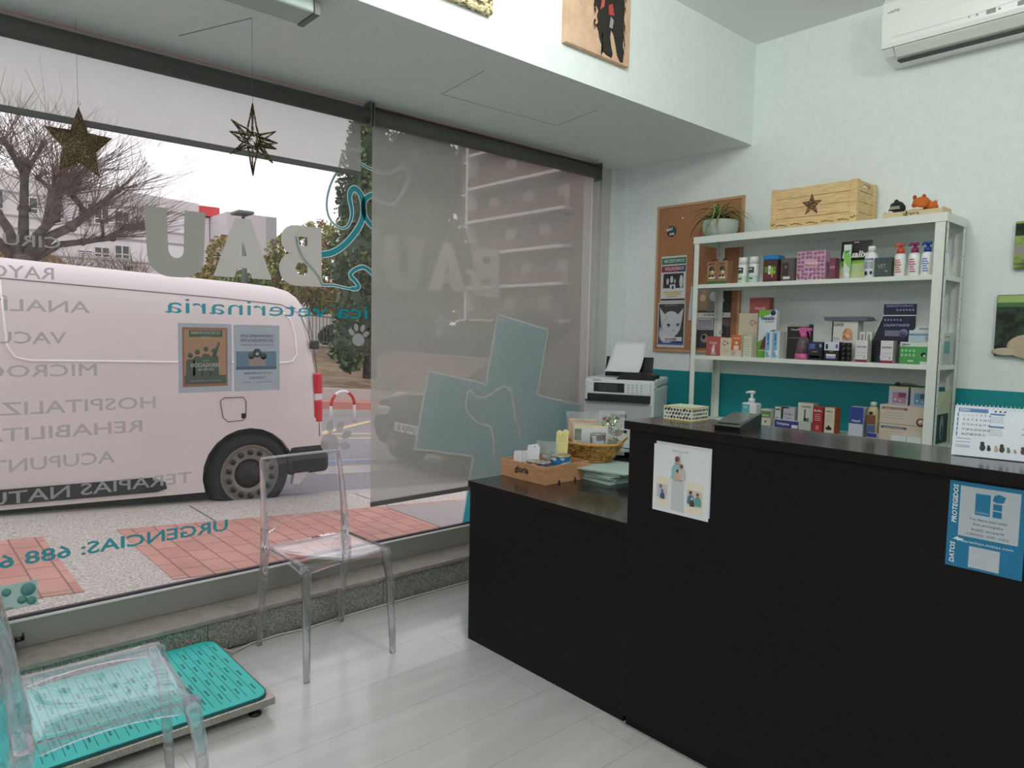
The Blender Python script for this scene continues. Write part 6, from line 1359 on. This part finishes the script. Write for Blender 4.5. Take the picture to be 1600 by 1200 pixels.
for i in range(len(sec)-1):
    for k in range(12): fs.append((i*12+k, i*12+(k+1) % 12, (i+1)*12+(k+1) % 12, (i+1)*12+k))
fs += [tuple(range(12))[::-1], tuple(range(96, 108))]; b.raw(vs, fs, CB, True); b.build('body', t)
gc = gz(y0, -.1)
MB().box(-7.46, -6.94, y0-.02, y0+.01, gc+.46, gc+.57, flat(214, 214, 220)).text('S 1776', (-7.20, y0-.022, gc+.485), .06, X_, Z_, INK, .36, 'c', .03).build('number_plate', t)
for x in (-7.90, -6.74): MB().box(x, x+.26, y0-.012, y0+.08, gc+.62, gc+.74, flat(190, 194, 200, .2), .03).build('headlamp', t)
for x in (cx0+.01, cx1-.21):
    for y in (5.25, 7.7): b = MB(); zc = gz(y, -.1)+.31; b.cyl((x, y, zc), (x+.2, y, zc), .31, TY, n=28); b.build('wheel', t)
# ---------------------------------------------------------------- trees and shrubs
def foliage(name, parts, n, sz, mats, parent, seed, core=0):
    random.seed(seed); b = MB()
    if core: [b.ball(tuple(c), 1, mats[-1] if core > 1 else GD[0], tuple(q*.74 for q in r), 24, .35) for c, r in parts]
    for i in range(n):
        c, r = random.choices(parts, weights=[p[1][0]*p[1][1]*p[1][2] for p in parts])[0]
        d = Vector((random.gauss(0, 1), random.gauss(0, 1), random.gauss(0, 1))).normalized()*random.uniform(.55, 1)**.6
        p = Vector((c[0]+d.x*r[0], c[1]+d.y*r[1], c[2]+d.z*r[2])); p += Vector((noise.noise(p*1.7), noise.noise(p*1.7+Vector((9, 0, 0))), noise.noise(p*1.7+Vector((0, 9, 0)))))*.35*min(r)
        u = Vector((random.gauss(0, 1), random.gauss(0, 1), random.gauss(0, 1))).normalized(); v = u.orthogonal().normalized(); s_ = sz*random.uniform(.6, 1.4)
        b.raw([p-u*s_, p-v*s_*.5, p+u*s_, p+v*s_*.5], [(0, 1, 2, 3)], random.choice(mats))
    return b.build(name, parent)
BARK = textured('bark', S(70, 62, 58), S(104, 96, 90), 8, .95, bump=.4); TWG = flat(112, 98, 92, .9)
def pos(px_, py_, X): # a point seen towards (px, py) on the plane x = X, used only to read the layout once
    d = Fv+Rv*((px_-800)/F_PX)+Uv*((600-py_)/F_PX); k = X/d.x; return Vector((0, 0, 1.42))+d*k
# bare pollarded tree
t = thing('bare_tree', 'bare pollarded tree with fine twigs behind the van roof at the left', 'tree', (-16.9, 2.2, .6)); random.seed(4)
b = MB(); tw = MB(); B0 = Vector((-16.9, 2.18, .5)); F0 = Vector((-16.95, 2.18, 2.75))
b.tube([B0, B0.lerp(F0, .5)+Vector((0, .04, 0)), F0], [.24, .20, .19], BARK, 12)
limbs = [(Vector((-16.6, 2.95, 3.35)), Vector((-16.5, 3.35, 3.75)), .15), (Vector((-17.0, 2.75, 3.55)), Vector((-17.0, 2.85, 4.15)), .14), (Vector((-17.2, 2.25, 3.7)), Vector((-17.3, 2.30, 4.6)), .15),
         (Vector((-16.7, 1.75, 3.5)), Vector((-16.7, 1.6, 4.3)), .14), (Vector((-17.1, 1.3, 3.3)), Vector((-17.2, .8, 4.0)), .14), (Vector((-16.5, 2.5, 3.3)), Vector((-16.3, 2.6, 4.0)), .12), (Vector((-16.9, 3.2, 3.1)), Vector((-16.9, 3.75, 3.25)), .11)]
knobs = []
for a, c, r in limbs:
    r *= .62
    b.tube([F0-Vector((0, 0, .2)), F0.lerp(a, .6)+Vector((0, 0, .05)), a, a.lerp(c, .6), c], [r*1.2, r, r*.9, r*.8, r*.95], BARK, 9); b.ball(c, r*1.35, BARK, (1, 1, .9), 10, .5); b.ball(a, r*1.2, BARK, (1, 1, .9), 10, .5); knobs += [(c, 44), (a, 16), (a.lerp(c, .6), 14)]
    for k in range(3): e = c+Vector((random.uniform(-.3, .3), random.uniform(-.45, .6), random.uniform(.1, .5))); b.tube([a.lerp(c, .7), e], [r*.5, r*.45], BARK, 7); b.ball(e, r*.7, BARK, seg=8, disp=.5); knobs.append((e, 22))
b.build('trunk', t)
for c, n in knobs:
    for k in range(n):
        out = Vector((c.x-F0.x, c.y-F0.y, 0)); d = (out*.9+Vector((random.gauss(0, .7), random.gauss(0, .8), random.uniform(.1, 1.5)))).normalized(); L = random.uniform(.6, 1.9); p = c.copy(); P = [p]
        bend = Vector((random.uniform(-.2, .2), random.uniform(-.3, .3), random.uniform(-.05, .5)))
        for q in range(5): p = p+d*(L/5); P.append(p); d = (d+bend*.22+Vector((random.gauss(0, .04), random.gauss(0, .04), 0))).normalized()
        tw.tube(P, [.0075, .006, .005, .004, .003, .002], TWG, 3, cap=False)
        if random.random() < .6: s0 = P[2]; e = d+Vector((random.gauss(0, .5), random.gauss(0, .5), .3)); tw.tube([s0, s0+e*.25, s0+e*.5+Vector((0, 0, .04))], [.006, .005, .003], TWG, 3, cap=False)
tw.build('twigs', t)
GD = [flat(56, 72, 50, .8), flat(76, 92, 60, .8), flat(96, 112, 76, .8), flat(44, 58, 46, .8)]
GM = [flat(116, 134, 78, .8), flat(146, 158, 96, .8), flat(94, 114, 66, .8)]; GA = [flat(160, 140, 84, .8), flat(140, 120, 76, .8), flat(120, 124, 70, .8), flat(176, 150, 96, .8)]; GY = [flat(150, 160, 90, .8), flat(176, 180, 110, .8), flat(120, 130, 70, .8), flat(140, 100, 72, .8)]
def plant(name, label, cat, base, parts, n, sz, mats, seed, trunk=None, g='trees and shrubs across the road', core=0):
    t = thing(name, label, cat, base, 0, g); foliage('foliage', parts, n, sz, mats, t, seed, core)
    if trunk: b = MB(); [b.tube(p, r, BARK, 8) for p, r in trunk]; b.build('trunk', t)
    return t
c = Vector((-17.6, 10.6, 0))
plant('conifer_tree', 'tall dark evergreen tree at the edge of the lowered blind', 'tree', (-17.9, 10.6, .2), [((-17.9, 9.9, .95), (.8, .55, .8)), ((-17.9, 10.1, 1.9), (.8, .6, .9)), ((-17.9, 10.25, 3.3), (1.1, .85, 1.2)), ((-18.0, 10.35, 4.8), (1.0, .75, 1.3)), ((-18.1, 10.5, 6.3), (.8, .62, 1.2)), ((-18.2, 10.75, 7.6), (.7, .5, 1.0)), ((-18.0, 12.0, 5.0), (.9, 1.3, 2.8)), ((-18.2, 13.0, 6.0), (.8, .9, 1.6)), ((-18.2, 12.6, 2.6), (.8, 1.3, 1.6)), ((-18.6, 11.3, 3.5), (.4, 1.0, 3.0)), ((-18.4, 13.6, 3.6), (.5, .9, 1.6))],
      24000, .082, GD+[GM[2]], 1, [([(-18, 10.6, 0), (-18, 10.6, 3.5), (-18.1, 10.7, 7.5)], [.22, .18, .05])], core=1)
plant('leafy_tree', 'sparse yellow-green tree left of the tall evergreen', 'tree', (-24.5, 10.6, 1.0), [(pos(470, 392, -25), (1.2, .95, .9)), (pos(455, 440, -25), (1.1, .9, .9)), (pos(500, 372, -26), (1, .6, .7)), (pos(530, 395, -26), (1, .6, 1.3)), (pos(440, 400, -25), (.9, .5, .7)), (pos(520, 450, -25), (1, .8, 1))], 5200, .085, GY, 2, [([(-25, 10.9, 1), (-25, 10.9, 3.2), (-25, 10.7, 4.6)], [.12, .09, .04]), ([(-25, 10.9, 2.4), (-25, 11.6, 4.6)], [.07, .03])])
plant('green_bush', 'round ivy-green bush under the middle logo letter', 'bush', pos(385, 470, -24.6), [(pos(372, 452, -24.8), (.8, .62, .6)), (pos(405, 458, -24.8), (.8, .5, .55))], 3000, .075, GM, 3)
plant('autumn_bush', 'ochre autumn bush behind the van roof under the large logo letters', 'bush', pos(300, 470, -26), [(pos(300, 448, -26), (.9, 1.0, .55)), (pos(345, 405, -27), (.8, .45, .9)), (pos(345, 440, -27), (.9, .8, .8)), (pos(260, 452, -27), (.8, .6, .35)), (pos(422, 425, -27), (.7, .5, .7))], 4600, .075, GA, 4)
plant('autumn_bush', 'reddish brown thin bush at the upper rear corner of the van', 'bush', pos(470, 480, -24.5), [(pos(455, 462, -24.6), (.8, .6, .45)), (pos(505, 470, -24.8), (.8, .6, .6)), (pos(545, 480, -25), (.8, .6, .6))], 2600, .07, GA+[flat(130, 84, 66, .8)]+GM, 5)
plant('round_shrub', 'clipped round dark shrub behind the railing', 'bush', pos(522, 545, -24.6), [(pos(522, 524, -24.7), (.7, .55, .42))], 2600, .05, GD, 6, core=1)
plant('hedge', 'dark hedge behind the lowered blind beyond the road', 'hedge', pos(720, 560, -25), [(pos(620, 540, -25), (.8, 1.2, .9)), (pos(680, 540, -26), (.8, 1.6, .9)), (pos(740, 530, -28), (.8, 2.2, 1.0)), (pos(820, 520, -30), (.8, 3.5, 1.2)), (pos(620, 470, -26), (.9, 1.4, 1.2))], 6000, .11, GD, 7, core=1)
plant('bramble', 'dry brown bramble with thin stalks behind the left end of the van roof', 'bush', pos(40, 430, -18), [(pos(15, 395, -18), (.4, .45, .30)), (pos(70, 412, -18), (.4, .4, .22))], 2200, .035, [flat(150, 130, 112, .9), flat(176, 160, 130, .9), flat(190, 176, 110, .9)], 8)
b = MB(); random.seed(12)
for k in range(420):
    xx = random.uniform(-20, 230); p = pos(xx, 440-random.uniform(0, 20), -18.6); L = random.uniform(.3, .95)*(1.25 if xx < 60 else .8); d = Vector((random.gauss(0, .2), random.gauss(0, .55), 1)).normalized(); P = [p]
    for q in range(4): p = p+d*L/4; P.append(p); d = (d+Vector((0, random.gauss(0, .25), -.12))).normalized()
    b.tube(P, [.007, .006, .005, .003, .002], TWG if k % 3 else flat(176, 150, 120, .9), 3, cap=False)
single('thicket', b, 'tangle of bare thin stems behind the van roof at the left', 'bush', tuple(pos(100, 440, -18.6)))['kind'] = 'stuff'
# street lamp behind the middle letter
t = thing('street_lamp', 'grey street lamp post rising above the middle logo letter', 'street lamp', tuple(pos(382, 478, -22)))
p0, p1 = pos(383, 480, -22), pos(380, 336, -22); LG = flat(112, 124, 122)
MB().cyl(p0, p1, .10, LG, .05, 12).build('pole', t); MB().box(p1.x-.35, p1.x+.35, p1.y-.28, p1.y+.22, p1.z, p1.z+.10, LG, .04).build('lamp_head', t)
for px_, top, lab in ((202, 419, 'small lamp post before the white building, left of the large letters'), (292, 425, 'thin post just above the van roof under the first logo letter')):
    a, c = pos(px_, 470, -30), pos(px_, top, -30); t = thing('park_lamp', lab, 'street lamp', tuple(a)); MB().cyl(a, c, .04, DM, .035, 8).build('pole', t)
    if top < 425: MB().box(c.x-.1, c.x+.1, c.y-.16, c.y+.12, c.z, c.z+.05, DM).build('lamp_head', t)
# ---------------------------------------------------------------- white building far behind
WB = flat(226, 220, 222, .8); WB2 = flat(238, 236, 240, .7); WG = flat(84, 84, 92, .2); FRW = flat(236, 234, 236, .5)
t = thing('white_building', 'long white institutional building with a red roof end beyond the trees', 'building', (-64, 5, 1))
bx_ = -64; ye = 20.9
def ez(y): return 12.18-.052*(y-15)      # roof edge follows the photograph's slight fall
b = MB().raw([(bx_, -25, 14.2), (bx_, ye, 11.88), (bx_, ye, 0), (bx_, -25, 0), (bx_-12, -25, 14.2), (bx_-12, ye, 11.88), (bx_-12, ye, 0), (bx_-12, -25, 0)], [(0, 3, 2, 1), (0, 1, 5, 4), (1, 2, 6, 5), (3, 0, 4, 7)], WB); b.build('facade', t)
b = MB()
for z in (10.95, 9.25, 8.35, 6.55): b.raw([(bx_+.12, -25, z+.35), (bx_+.12, ye, z), (bx_+.12, ye, z-.10), (bx_+.12, -25, z+.25), (bx_, -25, z+.35), (bx_, ye, z)], [(0, 3, 2, 1), (4, 0, 1, 5)], flat(190, 182, 186))
b.build('string_courses', t)
MB().box(bx_-3, bx_+.10, ye, 22.6, 10.93, 11.75, flat(216, 66, 74)).build('red_parapet', t)
MB().box(bx_-12, bx_-.2, ye, 21.8, 0, 10.8, WB).build('end_wall', t)
for y0, y1, z0, z1_, k in [(11.88, 12.73, 9.35, 10.35, 2), (13.01, 13.93, 9.38, 10.5, 2), (14.41, 14.95, 9.30, 10.45, 1), (15.0, 15.4, 9.25, 10.40, 1), (14.4, 15.35, 6.77, 7.72, 2), (12.95, 13.92, 6.77, 7.45, 2), (11.81, 12.76, 6.85, 7.1, 2), (8.2, 9.2, 9.6, 10.7, 2), (6.0, 7.1, 9.7, 11.0, 2), (10.0, 10.9, 9.5, 10.5, 2)]:
    w = MB().box(bx_, bx_+.06, y0, y1, z0, z1_, WG).build('window', t); b = MB(); fw = .06
    for a, c, e, f in [(y0-fw, y0, z0-fw, z1_+fw), (y1, y1+fw, z0-fw, z1_+fw), (y0, y1, z0-fw, z0), (y0, y1, z1_, z1_+fw), (y0, y1, z0+(z1_-z0)*.27, z0+(z1_-z0)*.27+.08)]+([((y0+y1)/2-.04, (y0+y1)/2+.04, z0, z1_)] if k == 2 else []): b.box(bx_+.02, bx_+.12, a, c, e, f, FRW)
    b.build('window_frame', w)
for y0, y1 in ((15.5, 20.6),): MB().box(bx_, bx_+.05, y0, y1, 9.2, 10.6, WB2).box(bx_, bx_+.05, y0, y1, 6.6, 8.1, WB2).build('pale_panels', t)
t = thing('white_annex', 'plain pale block at the right end of the long white building', 'building', (-60, 24, 1))
a0, a1, a2 = pos(318, 333, -66), pos(355, 329, -60), pos(416, 339, -60)
b = MB(); zt_ = 10.9; b.raw([(-66, 21.9, zt_), (-60, a1.y, zt_), (-60, a2.y, zt_), (-70, a2.y+1.8, zt_), (-66, 21.9, 0), (-60, a1.y, 0), (-60, a2.y, 0), (-70, a2.y+1.8, 0)], [(0, 4, 5, 1), (1, 5, 6, 2), (2, 6, 7, 3), (0, 1, 2, 3)], flat(214, 208, 212, .8)); b.build('walls', t)
MB().box(-60, -59.95, a2.y-.02, a2.y+.9, 0, zt_, flat(180, 180, 188)).build('corner_strip', t)
w = pos(343, 372, -60); MB().box(-60.0, -59.9, w.y+.1, w.y+.9, w.z-.4, w.z+.3, WG).build('window', t)
# low orange-roofed house between the bushes
t = thing('small_house', 'low house with an orange roof between the bushes at the right', 'building', tuple(pos(500, 480, -40))); p = pos(480, 452, -40); q = pos(572, 452, -40)
MB().box(-44, -40, p.y, q.y+3, p.z-4, p.z, flat(206, 198, 198)).build('walls', t); MB().prism([(-44.4, p.z), (-39.6, p.z), (-42, p.z+.8)], 1, p.y-.2, q.y+3, flat(200, 120, 96)).build('roof', t)
# apartment block seen through the blind
BRM = textured('apartment_brick', S(120, 92, 86), S(136, 106, 98), 3, .85); BAL = flat(232, 228, 226, .7)
t = thing('apartment_block', 'brown brick apartment block with pale balcony edges seen through the lowered blind', 'building', (-51, 41, 0))
MB().box(-51, -24, 41, 56, -4, 24, BRM).box(-55.5, -51, 42.2, 56, -4, 24, BRM).build('walls', t)
for k in range(7):
    z = 17.07-2.93*k+2.93
    b = MB().box(-51.1, -38.9, 39.9, 41.0, z-.15, z+.10, BAL).box(-55.4, -51.1, 41.3, 42.3, z-.15, z+.06, BAL); o = b.build('balcony', t)
    MB().box(-51.0, -39.0, 39.92, 39.98, z+.1, z+.95, BRM).box(-55.3, -51.1, 41.32, 41.38, z+.06, z+.8, flat(150, 124, 116)).build('parapet', o)
    for j, x in enumerate((-49.2, -46.9, -44.8, -42.6, -40.6)):
        MB().box(x, x+(1.3 if (j+k) % 2 else .9), 40.96, 41.0, z+.15, z+2.0, flat(172, 160, 154) if (j+k) % 2 else flat(110, 100, 98)).build('window', t)
MB().box(-51.2, -50.9, 39.85, 41.2, -4, 24, BAL).build('corner_pillar', t)
t = thing('side_building', 'plain dull grey building wall at the right edge behind the lowered blind', 'building', (-22, 24, 0)); MB().box(-24.0, -14, 28, 40, -6, 18, flat(150, 136, 130, .9)).build('walls', t)
MB().box(-24.0-0, -23.0, 27.9, 28, -6, 18, flat(156, 142, 136, .9)).build('corner_strip', t)
t = thing('white_lorry', 'white box lorry glimpsed right of the teal cross through the blind', 'lorry', (-9, 9, 0))
pL, pR = hitY = (pos(838, 604, -7.6), pos(866, 604, -7.6))
yy = 10.5; b = MB(); g_ = gz(yy, -.1)
b.box(-8.5, -6.5, 9.9, 13.5, g_+.9, g_+3.0, flat(236, 238, 242, .5), .05); b.build('cargo_box', t)
MB().box(-8.4, -6.6, 9.95, 15.0, g_+.45, g_+.9, BLACK).build('chassis', t); MB().box(-8.4, -6.6, 13.6, 15.2, g_+.5, g_+2.3, flat(220, 222, 226, .4), .1).build('cab', t)
for y in (10.9, 14.4): 
    for x in (-8.45, -6.75): MB().cyl((x, y, gz(y, -.1)+.4), (x+.2, y, gz(y, -.1)+.4), .4, TY, n=24).build('wheel', t)
